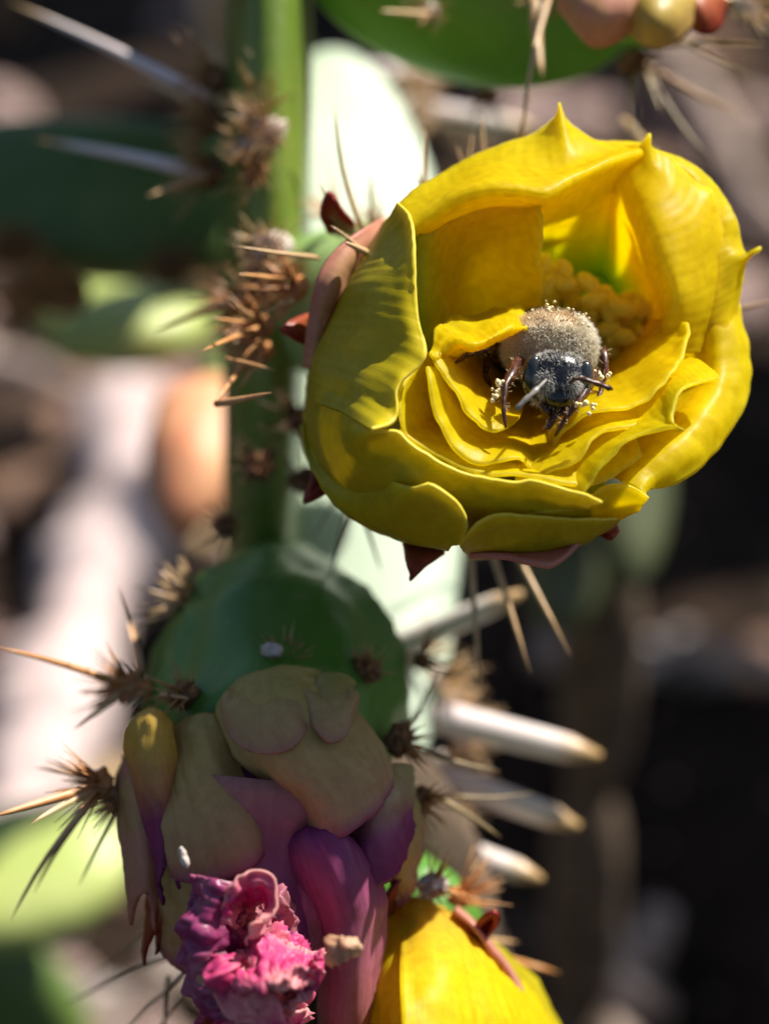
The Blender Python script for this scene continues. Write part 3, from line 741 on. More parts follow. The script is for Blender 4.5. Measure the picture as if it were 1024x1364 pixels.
for (x, y, d) in anth_spots:
    mb = MB()
    tip = C(x, y, d); root = C(745 + (x - 770) * 0.5, 415 + (y - 420) * 0.35, 31)
    mb.cur = 0
    tube(mb, [root, (root + tip) / 2 + Vector((0, 0, 1.5)), tip], [.22, .2, .2], 6)
    mb.cur = 1
    z = (tip - root).normalized() + Vector((rs.uniform(-.7, .7), rs.uniform(-.7, .7), 0.4))
    o = rs.uniform(0, 90)
    ax = basis(Vector((rs.uniform(-1, 1), rs.uniform(-1, 1), rs.uniform(-.2, .8))), Vector((.3, .2, .9)))
    sc = rs.uniform(.85, 1.2)
    ellipsoid(mb, tip, ax, (0.92 * sc, 0.85 * sc, 1.4 * sc), 10, 8, lambda q: (1 - 0.3 * max(0, q.x) ** 8) * (1 + 0.28 * fbm(q, 2.0, o, 3)))
    mb.build('stamen', [FILA, ANTH], flower)
# areoles and bristles on the flower's green base
for (x, y, d, n) in ((442, 285, 36, 14), (398, 375, 36, 14), (505, 300, 36, 8)):
    areole(flower, C(x, y, d), Vector((-.5, .6, .6)), 1.6, n, (2, 5), FELTO, SPO, gr=0.14)
for (a, b, r, m, bd) in (((482, 305, 20), (446, 140, 14), .32, SPT, -.05), ((455, 300, 20), (425, 243, 12), .28, SPO, .0), ((495, 300, 26), (494, 232, 26), .3, SPD, .0),
                     ((485, 338, 8), (440, 300, 6), .3, SPT, .03), ((488, 336, 6), (458, 322, 4), .42, SPT, .0),
                     ((565, 260, 24), (565, 172, 24), .32, SPT, .0), ((562, 250, 24), (553, 220, 24), .2, SPT, .0), ((560, 250, 24), (550, 235, 24), .15, SPT, .0),
                     ((620, 225, 24), (628, 180, 24), .25, SPT, .03), ((618, 225, 24), (608, 195, 24), .18, SPT, .0), ((645, 215, 24), (641, 155, 24), .26, SPT, .0), ((690, 190, 22), (706, 120, 20), .26, SPT, .0),
                     ((612, 560, 34), (640, 924, 22), .6, SPT, .0), ((600, 560, 34), (706, 898, 22), .6, SPT, .0), ((592, 560, 34), (760, 874, 22), .62, SPT, .0),
                     ((485, 690, 26), (508, 762, 30), .28, SPD, .0), ((480, 660, 26), (430, 815, 34), .24, SPD, .03), ((470, 650, 26), (440, 780, 34), .22, SPD, .02), ((462, 640, 26), (415, 720, 30), .2, SPD, .0),
                     ((690, 480, 36), (1040, 398, 26), .5, SPT, .0)):
    spine(flower, C(*a), C(*b), r, m, bd)

# ------------------------------------------------------------------ the bee
bee = thing('bee', W(C(735, 560, -2)), 'fuzzy tan and black bee facing out of the yellow flower cup', 'bee')
TH_C = C(731, 464, 2.5); TH_AX = basis(Vector((0.08, 0.45, 1)))
TH_R = (4.95, 4.0, 4.4)
mb = MB(); ellipsoid(mb, TH_C, TH_AX, (TH_R[0] * .9, TH_R[1] * .88, TH_R[2] * .9), 30, 18)
thorax = mb.build('thorax', HAIR, bee)
mb = MB(); ellipsoid(mb, C(722, 462, 11), basis(Vector((0.2, -.1, 1))), (4.8, 4.1, 6.2), 30, 18, lambda q: 1 + 0.015 * math.sin(q.z * 16))
mb.build('abdomen', ABD, bee)
mb = MB(); HC = C(741, 507, -4.2); HAX = basis(Vector((0.05, -0.25, 1)), Vector((1, -0.12, 0)))
def hshape(q):
    return 1 - 0.16 * max(0, -q.y) ** 2 + 0.05 * max(0, q.z) * max(0, -q.y)
ellipsoid(mb, HC, HAX, (3.45, 2.95, 2.1), 32, 20, hshape)
head = mb.build('head', BLK, bee)
def hp(x, y, z): return HC + HAX[0] * x + HAX[1] * y + HAX[2] * z
for sx in (-1, 1):
    mb = MB(); ex = basis((HAX[2] * .75 + HAX[0] * sx * .8).normalized(), HAX[1])
    ellipsoid(mb, hp(sx * 2.55, .35, .55), ex, (2.05, 1.0, .95), 22, 14)
    mb.build('eye', EYE, head)
mb = MB(); ellipsoid(mb, hp(.1, -1.35, 1.25), HAX, (1.5, 1.2, 1.0), 20, 12); mb.build('face_plate', BLK, head)
for sx in (-1, 1):
    mb = MB(); tube(mb, [hp(sx * 1.1, -2.2, 1.0), hp(sx * .9, -2.9, 1.3), hp(sx * .2, -3.2, 1.4)], [.5, .4, .15], 8); mb.build('mandible', LEG, head)
mb = MB(); tube(mb, [hp(.1, -2.4, .8), hp(0, -3.4, .9), hp(-.3, -4.3, .4)], [.45, .35, .12], 8); mb.build('tongue', LEG, head)
for k in range(3):
    mb = MB(); a = 2 * math.pi * k / 3 + .5
    ellipsoid(mb, hp(.45 * math.cos(a), 1.9 + .35 * math.sin(a), 1.45), HAX, (.2, .2, .2), 8, 6); mb.build('ocellus', EYE, head)
SCG = simple('antenna_grey', (0.16, 0.15, 0.14), (0.30, 0.28, 0.25), 900, 0.35, 0.5, 0)
for pts, m in (([(727, 506, -6.6), (719, 514, -8), (712, 521, -8.8), (698, 534, -9.2), (686, 547, -9.2)], SCG), ([(760, 510, -6.6), (766, 505, -8.2), (778, 506, -8.6), (795, 511, -8.4), (816, 519, -8)], LEG)):
    mb = MB(); P = [C(*p) for p in pts]
    tube(mb, spline(P, 14), [.16 + .06 * math.sin(i * 2.2) * (i > 4) + (.1 if i > 4 else 0) for i in range(13)] + [.08], 8)
    mb.build('antenna', m, head)
# hair
def hairs(mb, c, ax, r, n, L, cond, rad=.035, droop=.25, seed=1, clump=.35):
    rg = random.Random(seed); k = 0
    while k < n:
        q = Vector((rg.gauss(0, 1), rg.gauss(0, 1), rg.gauss(0, 1))).normalized()
        if not cond(q): continue
        k += 1
        p = c + ax[0] * (q.x * r[0]) + ax[1] * (q.y * r[1]) + ax[2] * (q.z * r[2])
        nn = (ax[0] * (q.x / r[0]) + ax[1] * (q.y / r[1]) + ax[2] * (q.z / r[2])).normalized()
        d = (nn + Vector((rg.gauss(0, clump), rg.gauss(0, clump), rg.gauss(0, clump)))).normalized()
        l = L * rg.uniform(.55, 1.15)
        e = d.orthogonal().normalized() * rad
        f = d.cross(e.normalized()) * rad
        mid = p + d * l * .55; tip = p + (d + Vector((0, -droop, .1))).normalized() * l
        b = len(mb.v)
        mb.add([W(p + e), W(p - e * .5 + f * .87), W(p - e * .5 - f * .87), W(mid + e * .7), W(mid - e * .35 + f * .6), W(mid - e * .35 - f * .6), W(tip)],
               [(0, 1, 4, 3), (1, 2, 5, 4), (2, 0, 3, 5), (3, 4, 6), (4, 5, 6), (5, 3, 6)])
HR = (TH_R[0] * .88, TH_R[1] * .86, TH_R[2] * .88)
mb = MB(); hairs(mb, TH_C, TH_AX, HR, 4200, .8, lambda q: q.z > -.75, seed=2); tag(mb.build('tan_hair', HAIR, thorax), kind='stuff')
mb = MB(); hairs(mb, TH_C, TH_AX, HR, 6000, 1.05, lambda q: q.z > -.2 and (q.y < .02 + .12 * q.z and q.y > -.7 or q.x > .55), seed=3); tag(mb.build('pale_hair', HAIRW, thorax), kind='stuff')
mb = MB(); hairs(mb, C(722, 462, 11), basis(Vector((0.2, -.1, 1))), (4.7, 4.0, 6.0), 1500, .5, lambda q: q.y > -.3, seed=4); tag(mb.build('dark_hair', ABD, bee), kind='stuff')
mb = MB()
for sx in (-1, 1):
    hairs(mb, hp(sx * 1.2, -.1, 1.35), HAX, (.8, 1.15, .55), 800, .8, lambda q: q.z > -.2, rad=.03, seed=6 + sx)
hairs(mb, hp(0, 1.9, .3), HAX, (2.3, .8, 1.1), 500, .55, lambda q: q.y > -.2, rad=.03, seed=12)
hairs(mb, hp(0, -1.9, .4), HAX, (2.3, .8, 1.0), 350, .6, lambda q: q.y < .2, rad=.03, seed=14)
tag(mb.build('face_hair', HAIRG, head), kind='stuff')
mb = MB(); rg = random.Random(9)
for k in range(26):
    q = Vector((rg.gauss(0, .45), rg.gauss(.32, .2), rg.gauss(.85, .2))).normalized()
    p = TH_C + TH_AX[0] * q.x * 5.5 + TH_AX[1] * q.y * 4.7 + TH_AX[2] * q.z * 5.1
    r = rg.uniform(.08, .22); ellipsoid(mb, p, TH_AX, (r, r * .8, r), 7, 5)
for (x, y, d, n, s) in ((664, 510, -5, 10, 6), (662, 528, -5.5, 6, 4), (694, 502, -3, 2, 2), (776, 540, -6, 5, 4), (790, 545, -5.5, 6, 4), (797, 500, -2, 10, 5)):
    for k in range(n):
        r = rg.uniform(.12, .32); ellipsoid(mb, C(x + rg.gauss(0, s), y + rg.gauss(0, s), d - .4), TH_AX, (r, r, r), 7, 5)
tag(mb.build('pollen_grains', POL, bee), kind='stuff')
# legs
def leg(pts, rad):
    mb = MB(); P = [C(*p) for p in pts]; rad = [r * .78 for r in rad]
    n = len(P); Q = []; R = []
    for i in range(n - 1):
        for t in (0, .35, .7):
            Q.append(P[i].lerp(P[i + 1], t)); R.append(rad[i] * (1 + .25 * math.sin(math.pi * t)) * (1 - t) + rad[i + 1] * t)
    Q.append(P[-1]); R.append(rad[-1] * .6)
    tube(mb, Q, R, 9)
    mb.cur = 1
    rg = random.Random(int(pts[0][0]))
    for k in range(70):
        t = rg.random() ** .8 * (n - 1) * .85; i = int(t); p = P[i].lerp(P[i + 1], t - i)
        d = Vector((rg.gauss(0, 1), rg.gauss(0, 1), rg.gauss(0, 1))).normalized()
        r0 = rad[i] * .8
        tube(mb, [p + d * r0, p + d * (r0 + .3), p + d * (r0 + rg.uniform(.35, .7))], [.03, .03, .01], 3)
    mb.build('leg', [LEG, HAIR], bee)
leg([(700, 482, 1), (688, 480, -1.5), (682, 498, -4), (673, 512, -5.5), (670, 545, -6.6), (673, 570, -6.8)], [.55, .6, .75, .42, .28, .2])
leg([(782, 490, 1), (790, 496, -2), (784, 515, -4.5), (768, 537, -6), (750, 562, -6.2), (739, 581, -5.6)], [.55, .6, .6, .42, .3, .2])
leg([(735, 540, -2), (734, 549, -4), (737, 557, -5), (731, 568, -5.2), (728, 572, -5.0)], [.5, .6, .5, .35, .2])
leg([(672, 462, 4), (656, 452, 2), (645, 466, 0), (622, 472, 0), (606, 484, -2.5)], [.55, .65, .5, .32, .2])
leg([(795, 470, 5), (803, 468, 3), (806, 490, 2), (800, 520, 1.5), (792, 542, -1)], [.55, .6, .45, .32, .2])
leg([(668, 472, 8), (650, 476, 6), (646, 498, 5), (655, 520, 4.5)], [.5, .6, .4, .25])
# wings folded back along the abdomen
for rows in ([B((684, 448, 4), (668, 444, 6), (650, 452, 9), (644, 470, 12), (640, 492, 14)), B((684, 452, 5), (672, 456, 8), (664, 468, 11), (660, 484, 14), (656, 500, 15)), B((686, 458, 6), (680, 468, 9), (676, 480, 12), (672, 492, 15), (664, 505, 16))],
             [B((786, 448, 5), (797, 455, 8), (806, 470, 12), (808, 490, 15)), B((784, 454, 6), (792, 465, 10), (796, 480, 14), (798, 496, 16)), B((782, 460, 7), (786, 475, 11), (786, 490, 15), (786, 500, 16))]):
    petal('wing', rows, WING, bee, nu=20, nv=10, thick=.05, amp=.1)

# ------------------------------------------------------------------ shrivelled magenta flower below
DOFF = 14.0
mb = MB()
op = spline([C(372, 770, 40), C(372, 800, 34), C(371, 850, 26), C(368, 910, 16.5), C(364, 970, 7), C(360, 1020, 0), C(358, 1045, -3)], 20)
rr = [v.x for v in spline([Vector((r, 0, 0)) for r in (5.0, 8.5, 12.2, 14.0, 13.9, 12.6, 11.4)], 20, True)]
lathe(mb, op, rr, 64, 0.11, 21)
wilt = mb.build('flower', GRNO, cactus)
wilt['label'] = 'closed shrivelled flower with tan and purple petals and a crumpled magenta heart'
def wp(rows, mat=TAN, **k):
    return petal('petal', rows, mat, wilt, nu=k.pop('nu', 44), nv=k.pop('nv', 30), thick=.45, ridge=k.pop('ridge', .45), **k)
# (free edge first, root last)
wp([B((232, 1168, -13), (262, 1176, -14.5), (300, 1170, -15.5), (332, 1156, -15.5), (350, 1136, -14), (358, 1118, -11)), B((222, 1120, -13), (262, 1118, -15), (300, 1108, -15.6), (328, 1092, -14.4), (346, 1076, -11)),
    B((215, 1050, -10), (255, 1040, -13), (290, 1030, -13), (318, 1020, -10)), B((222, 985, -4), (255, 965, -8), (285, 960, -9), (320, 965, -8)), B((250, 980, 4), (275, 960, 0), (300, 955, -1), (330, 970, 0))])
wp([B((412, 1118, -12), (432, 1120, -16), (460, 1112, -17), (495, 1085, -15.5), (520, 1050, -12)), B((390, 1062, -12.5), (415, 1065, -16.5), (450, 1060, -17), (490, 1040, -15), (515, 1020, -11)),
    B((318, 1010, -12), (360, 1005, -15.5), (420, 1000, -16), (465, 990, -14), (498, 980, -10.5)), B((292, 945, -8.5), (330, 920, -12), (385, 915, -12.5), (430, 925, -11.5), (470, 945, -9)), B((310, 930, -3), (345, 900, -6), (385, 893, -7), (425, 900, -6), (455, 930, -3))], nu=44)
# small rounded lobes at the top
wp([B((412, 935, -13), (418, 968, -15.5), (436, 990, -16.5), (456, 984, -16), (468, 955, -14), (474, 930, -12)), B((410, 920, -12.5), (425, 945, -14.8), (440, 952, -15.2), (458, 945, -14.6), (472, 922, -12)), B((412, 905, -8), (428, 900, -9.5), (445, 897, -10), (460, 902, -9), (470, 915, -8))], TAN2)
wp([B((300, 945, -12), (310, 985, -15), (345, 1005, -16.5), (385, 1000, -17), (405, 975, -15.5), (406, 940, -13)), B((300, 925, -11.5), (322, 948, -14.2), (350, 956, -15.2), (380, 950, -15), (402, 925, -12.5)), B((312, 915, -7), (335, 902, -8.5), (360, 897, -9), (385, 898, -9), (400, 908, -8))], TAN2)
# right dusky petal
wp([B((468, 1180, -9), (490, 1185, -12), (518, 1170, -12.5), (538, 1140, -10), (548, 1100, -7)), B((462, 1125, -11), (490, 1125, -14), (522, 1110, -13), (545, 1080, -8)), B((480, 1065, -11), (505, 1060, -13), (530, 1055, -11.5), (550, 1050, -7)), B((510, 1030, -5), (522, 1022, -6), (535, 1020, -5), (545, 1025, -3))], TANP)
wp([B((530, 1210, -2), (545, 1190, -3), (556, 1150, -2), (560, 1110, 0)), B((515, 1150, -6), (535, 1130, -7), (548, 1105, -5), (555, 1080, -2)), B((520, 1060, -3), (535, 1050, -3), (545, 1045, -2), (550, 1045, 0))], TAN)
# golden scale at the left, purple below
wp([B((222, 1205, -12), (215, 1180, -12), (226, 1150, -12.5), (236, 1185, -12)), B((203, 1120, -11), (216, 1110, -12.5), (228, 1110, -12), (235, 1125, -10)), B((172, 1010, -8), (190, 1020, -12), (212, 1025, -13), (232, 1020, -11)), B((172, 970, -6), (190, 960, -10), (208, 957, -11.5), (226, 970, -10)), B((190, 960, -1), (200, 952, -3), (212, 952, -4), (222, 958, -3))], GOLD, nu=26)
wp([B((178, 1232, -7), (182, 1205, -8.5), (196, 1190, -9.5), (204, 1240, -8)), B((168, 1150, -7), (180, 1150, -9), (195, 1150, -10), (208, 1165, -9)), B((158, 1060, -3), (175, 1055, -7), (195, 1060, -8.5), (212, 1075, -8)), B((168, 1010, 2), (180, 1000, -2), (195, 1005, -4), (205, 1015, -4))], SEP, nu=24)
wp([B((196, 1285, -4), (202, 1255, -6), (212, 1240, -7), (208, 1270, -5)), B((196, 1220, -6), (205, 1215, -7.5), (216, 1215, -8), (222, 1225, -7)), B((200, 1130, -6), (210, 1130, -7), (222, 1130, -7), (230, 1140, -6))], SEPR, nu=18)
wp([B((215, 1260, -4), (240, 1290, -7), (275, 1300, -8), (290, 1270, -8)), B((205, 1190, -7), (235, 1190, -11), (265, 1200, -12), (285, 1210, -10)), B((210, 1100, -8), (240, 1090, -12), (270, 1100, -13), (300, 1110, -11))], TAN, nu=26)
# purple gap petals and the long mauve petal on the right
wp([B((300, 1180, -9), (340, 1170, -11), (380, 1150, -11), (420, 1140, -10)), B((290, 1090, -10), (330, 1080, -12), (370, 1080, -12), (410, 1090, -11)), B((280, 1000, -6), (320, 990, -8), (360, 990, -8), (400, 1000, -8))], PUR)
wp([B((428, 1420, -2), (450, 1440, -5), (475, 1440, -5.5), (495, 1420, -2)), B((428, 1340, -8), (450, 1345, -11.5), (478, 1340, -11.5), (500, 1320, -7)), B((420, 1250, -11), (448, 1245, -15), (482, 1240, -14.5), (510, 1225, -9)),
    B((388, 1160, -13), (425, 1165, -17), (470, 1165, -17), (505, 1170, -12)), B((385, 1125, -13), (412, 1112, -16), (445, 1106, -16.5), (466, 1122, -14)), B((398, 1118, -8), (420, 1106, -10), (445, 1104, -10), (460, 1115, -8))], PUR, nu=38, nv=30)
wp([B((360, 1300, -9), (395, 1300, -12), (430, 1290, -12), (450, 1270, -10)), B((365, 1210, -12), (395, 1200, -14.5), (425, 1205, -14), (445, 1210, -11)), B((370, 1130, -11), (392, 1120, -13), (412, 1120, -13), (430, 1130, -11))], PUR)
mb = MB(); lathe(mb, spline([C(360, 1040, -8), C(352, 1120, -9), C(346, 1200, -12), C(342, 1260, -15), C(340, 1320, -16)], 16), [7.5 - .22 * i for i in range(16)], 30, .2, 27); mb.build('petal_tube', PUR, wilt)
DOFF = 3.0
# crumpled magenta heart: tightly folded petals
def crumple(c, ax, r, amp, freq, mat, seed, seg=90, ring=60, name='petal'):
    mb = MB()
    def dp(q):
        v = Vector((q.x * 1.0, q.y * 1.0, q.z * 1.0))
        f = 1 - abs(nz(v, freq, seed)) * 2.0
        g = 1 - abs(nz(v, freq * 2.3, seed + 5)) * 2.0
        h = 1 - abs(nz(v, freq * 5.1, seed + 8)) * 2.0
        return 1 + amp * (f - .55) + amp * .55 * (g - .55) + amp * .22 * (h - .5)
    ellipsoid(mb, c, ax, r, seg, ring, dp)
    for i, u in list(mb.uv.items()): mb.uv[i] = (u[0], .15 + .5 * abs(nz(mb.v[i] * 1000, .35, seed)))
    return mb.build(name, mat, wilt)
AXC = basis(Vector((0.1, -.5, 1)))
crumple(C(352, 1280, -8), AXC, (4.4, 3.6, 3.8), .35, 1.5, MAG, 3.3)
crumple(C(300, 1262, -6), AXC, (2.8, 5.6, 3.6), .35, 1.4, PUR, 8.1)
crumple(C(345, 1345, -6), AXC, (4.6, 4.0, 3.6), .4, 1.7, MAG, 14.7)
crumple(C(345, 1225, -6), AXC, (3.4, 4.2, 3.2), .35, 1.4, PUR, 24.2)
crumple(C(330, 1420, -3), AXC, (6.0, 6, 4.2), .4, 1.5, MAG, 31.0, 60, 40)
def mp_(rows, mat=MAG, **k): return petal('petal', rows, mat, wilt, nu=k.pop('nu', 56), nv=k.pop('nv', 40), thick=.22, amp=k.pop('amp', .3), freq=.4, ripple=k.pop('ripple', .9), ridge=k.pop('ridge', 2.2), **k)
mp_([B((262, 1166, -13), (250, 1215, -13.5), (246, 1260, -13), (256, 1310, -12), (280, 1350, -11)), B((296, 1172, -14.2), (278, 1220, -15), (274, 1265, -15), (284, 1310, -14.2), (305, 1345, -12)), B((330, 1160, -10), (310, 1220, -11), (305, 1265, -11), (310, 1310, -10), (325, 1340, -9))], PURD, ridge=1.6, off=2.0)
mp_([B((296, 1235, -15), (303, 1205, -16), (318, 1182, -16.5), (342, 1172, -16), (354, 1190, -16), (340, 1215, -16.5), (318, 1250, -16)), B((304, 1240, -14.6), (314, 1212, -15), (328, 1194, -15), (346, 1188, -14.5), (346, 1205, -14.5), (328, 1240, -15)), B((330, 1240, -10), (340, 1225, -10), (352, 1212, -10), (350, 1225, -10))], ridge=1.6, off=5.0)
mp_([B((292, 1290, -13), (306, 1262, -12), (330, 1236, -11), (346, 1226, -11), (362, 1232, -11), (380, 1246, -11), (404, 1246, -11), (422, 1254, -11), (434, 1270, -11)), B((298, 1300, -16.5), (325, 1274, -15.5), (352, 1258, -15), (385, 1266, -15), (426, 1280, -14)), B((312, 1318, -20), (345, 1314, -21), (380, 1310, -20.6), (422, 1302, -18)), B((330, 1335, -13), (355, 1335, -14), (385, 1330, -13.5), (415, 1315, -12))], ridge=2.4, nu=70, off=8.0)
mp_([B((434, 1262, -15), (438, 1290, -15.5), (428, 1315, -15.5), (405, 1342, -15.5), (378, 1364, -15), (350, 1376, -14)), B((415, 1274, -15.8), (418, 1294, -16.4), (405, 1314, -16.4), (385, 1332, -16), (355, 1348, -15.2)), B((385, 1290, -12), (385, 1305, -12), (370, 1320, -12), (350, 1330, -11))], ridge=2.0, off=11.0)
mp_([B((280, 1270, -14.5), (282, 1300, -15), (298, 1332, -15.5), (325, 1356, -15.5), (355, 1366, -15), (380, 1352, -14.5)), B((296, 1275, -15), (305, 1303, -15.6), (320, 1326, -16), (345, 1340, -16), (370, 1338, -15.5)), B((320, 1285, -10), (330, 1300, -10), (345, 1310, -10), (360, 1315, -10))], ridge=2.2, off=14.0)
mp_([B((300, 1330, -14), (330, 1352, -14.5), (362, 1372, -14.5), (392, 1372, -14), (415, 1345, -13)), B((296, 1350, -13.5), (325, 1372, -14.5), (360, 1390, -14.5), (395, 1388, -13.5)), B((310, 1400, -9), (340, 1410, -9), (370, 1412, -9))], ridge=2.2, off=17.0)
petal('dry_tip', [B((482, 1250, -17), (490, 1262, -17.5), (486, 1276, -17), (474, 1284, -16.5)), B((456, 1243, -19), (462, 1258, -20), (460, 1274, -19.6), (452, 1288, -18.6)), B((428, 1246, -17), (432, 1258, -18.5), (432, 1274, -18), (428, 1290, -16.5))], DRY, wilt, nu=30, nv=24, thick=.5, amp=.2, ripple=.6, ridge=1.2)
mb = MB(); ellipsoid(mb, C(270, 1300, -14.3), basis(Vector((.2, -.3, 1)), Vector((.4, -1, 0))), (1.7, .9, .9), 22, 14, lambda q: 1 + .3 * fbm(q, 2.2, 9, 4)); mb.build('dry_tip', DRY, wilt)
mb = MB(); ellipsoid(mb, C(245, 1142, -14.6), basis(Vector((.2, -.1, 1)), Vector((.3, -1, 0))), (1.1, .4, .3), 18, 12, lambda q: 1 + .3 * fbm(q, 2.2, 2, 4)); mb.build('painted_glint', FELTW, wilt)  # pale nub modelled in place of a bright glint
sep([B((262, 1400, -6), (272, 1362, -8), (285, 1345, -9), (298, 1350, -8)), B((255, 1410, -5), (275, 1385, -6), (290, 1370, -6)), B((260, 1440, -2), (285, 1430, -2))], FELTO and SEPR, par=wilt)
DOFF = 14.0
# areoles round its green shoulder with spines
for (x, y, d, nx, ny, fm, gm, s, n, L) in ((168, 915, 10, -1, .2, FELTO, SPO, 2.5, 40, (2, 6)), (192, 918, 6, -.6, 0, FELTO, SPT, 1.6, 14, (2, 4)), (135, 1045, -3, -1, -.1, FELTO, SPO, 2.6, 44, (2, 6)), (155, 1065, -4, -1, -.3, FELT, GLOC, 2.3, 20, (2, 4)),
                                         (245, 925, -4, -.3, .3, FELT, GLOC, 2.2, 20, (2, 4)), (382, 878, -1, 0, .6, FELT, GLOC, 2.4, 22, (1.5, 3.6)), (488, 892, 1, .3, .5, FELT, GLOC, 2.2, 20, (1.5, 3.6)), (562, 880, 16, .8, .3, FELT, GLOC, 1.6, 18, (2, 6)),
                                         (532, 985, 0, .8, 0, FELT, GLOC, 2.6, 22, (1.5, 4)), (560, 1068, 2, .9, -.2, FELT, GLOC, 2.2, 22, (1.5, 4))):
    areole(wilt, C(x, y, d), Vector((nx, ny, .6)), s, n, L, fm, gm, gr=.14)
mb = MB(); ellipsoid(mb, C(362, 866, -4), AXC, (1.2, .9, .7), 14, 10, lambda q: 1 + .25 * fbm(q, 2, 1, 3)); mb.build('wool', FELTW, wilt)
for (a, b, r, m, bd) in (((170, 915, 6), (-5, 862, -4), .5, SPO, .02), ((165, 920, 6), (98, 972, 0), .4, SPT, .0), ((185, 900, 8), (155, 780, 14), .32, SPO, .03), ((190, 895, 8), (178, 830, 12), .3, SPT, .0),
                     ((135, 1045, -4), (-10, 1088, -12), .62, SPO, .0), ((135, 1050, -4), (40, 1098, -12), .5, SPT, .02), ((130, 1060, -4), (15, 1225, -2), .4, SPT, .04), ((132, 1058, -3), (45, 1190, 2), .35, SPD, .03), ((140, 1040, -3), (45, 1022, 2), .28, SPT, .0), ((135, 1040, -3), (60, 1010, 4), .22, SPT, .0),
                     ((165, 1060, -2), (105, 1180, 2), .3, SPD, .0), ((215, 925, -2), (252, 930, -8), .3, SPT, .0),
                     ((565, 1000, 8), (666, 1027, 8), .3, SPD, .03), ((560, 1050, 6), (668, 1116, 8), .42, SPD, -.02), ((600, 1060, 10), (710, 1056, 12), .25, SPD, .04), ((590, 900, 16), (636, 890, 14), .3, SPD, .0),
                     ((545, 970, 6), (585, 890, 12), .25, SPD, .0), ((395, 870, 0), (440, 800, 8), .25, SPD, .0),
                     ((240, 1270, 6), (85, 1340, 14), .3, SPD, .02), ((230, 1220, 6), (120, 1300, 20), .3, SPD, .0), ((250, 1290, 6), (150, 1390, 10), .3, SPD, .0), ((225, 1300, 8), (220, 1400, 10), .3, SPD, .03), ((255, 1310, 8), (190, 1400, 10), .25, SPD, .0)):
    spine(wilt, C(*a), C(*b), r, m, bd)

DOFF = 0.0
# ------------------------------------------------------------------ furled yellow flower at the bottom
mb = MB()
lathe(mb, [C(395, 1130, 64), C(440, 1155, 56), C(490, 1190, 46), C(540, 1225, 36), C(575, 1250, 29)], [5, 7.5, 8, 7.5, 6.5], 36, .1, 44)
bud = mb.build('flower', GRNO, cactus)
bud['label'] = 'half furled bright yellow flower with pinkish sepals beside the shrivelled bloom'
def bp(rows, mat=YELB, **k): return petal('petal', rows, mat, bud, nu=50, nv=30, thick=.35, ridge=.5, ripple=.3, **k)
bp([B((560, 1512, 14), (575, 1515, 12), (590, 1516, 12), (600, 1514, 13), (606, 1510, 15)), B((470, 1440, 8), (510, 1470, 4), (560, 1485, 1), (610, 1480, 2), (640, 1455, 6)), B((460, 1370, 10), (510, 1380, 4), (565, 1385, 0), (615, 1375, 2), (650, 1360, 8)), B((480, 1280, 14), (515, 1280, 7), (560, 1275, 5), (600, 1275, 8), (625, 1280, 14)), B((515, 1210, 22), (540, 1200, 17), (565, 1200, 16), (585, 1210, 18), (600, 1225, 22))])
bp([B((575, 1514, 11), (592, 1518, 10), (608, 1516, 12), (618, 1510, 15), (622, 1505, 18)), B((552, 1492, -5), (625, 1494, -1), (690, 1475, 5), (720, 1440, 12), (735, 1400, 22)), B((538, 1390, -6), (605, 1388, -3), (665, 1370, 3), (695, 1345, 10), (710, 1330, 20)), B((532, 1298, 0), (585, 1291, 1), (630, 1285, 6), (660, 1285, 13), (672, 1290, 22)), B((538, 1228, 13), (568, 1212, 12.5), (595, 1215, 15), (615, 1228, 19), (625, 1240, 25))])
bp([B((605, 1514, 14), (620, 1510, 16), (628, 1505, 20)), B((650, 1470, 14), (700, 1450, 16), (745, 1410, 24)), B((640, 1360, 10), (690, 1340, 14), (722, 1330, 24)), B((610, 1270, 12), (650, 1265, 15), (680, 1275, 24)), B((590, 1220, 20), (615, 1220, 22), (630, 1235, 28))], YELOUT)
sep([B((700, 1345, 14), (690, 1325, 13), (672, 1290, 11), (650, 1258, 10), (625, 1228, 11), (605, 1212, 12)), B((705, 1340, 18), (690, 1310, 18), (668, 1275, 18), (640, 1240, 18), (610, 1208, 18)), B((690, 1330, 26), (675, 1290, 26), (650, 1255, 26), (625, 1225, 26))], SEP, par=bud, nu=30)
sep([B((628, 1245, 12), (640, 1228, 10), (658, 1216, 9), (660, 1230, 10), (645, 1248, 12)), B((625, 1240, 18), (640, 1228, 16), (655, 1228, 16), (650, 1245, 18)), B((615, 1235, 24), (625, 1230, 24), (635, 1235, 24))], SEPR, par=bud)
sep([B((505, 1230, 10), (515, 1200, 8), (530, 1170, 8), (545, 1160, 10)), B((515, 1220, 14), (530, 1195, 12), (550, 1180, 14)), B((530, 1205, 22), (545, 1190, 22), (555, 1185, 22))], SEPR, par=bud)
areole(bud, C(575, 1180, 16), Vector((.3, .4, 1)), 2.2, 16, (2, 5), FELTW, SPO, gr=.15)
areole(bud, C(610, 1195, 22), Vector((.8, .4, .5)), 1.9, 20, (2, 6), FELTO, SPO, gr=.15)
for (a, b, r, m) in (((640, 1270, 28), (745, 1296, 40), .7, SPO), ((650, 1290, 28), (728, 1340, 36), .55, SPT), ((620, 1250, 28), (690, 1255, 34), .5, SPT)):
    spine(bud, C(*a), C(*b), r, m)

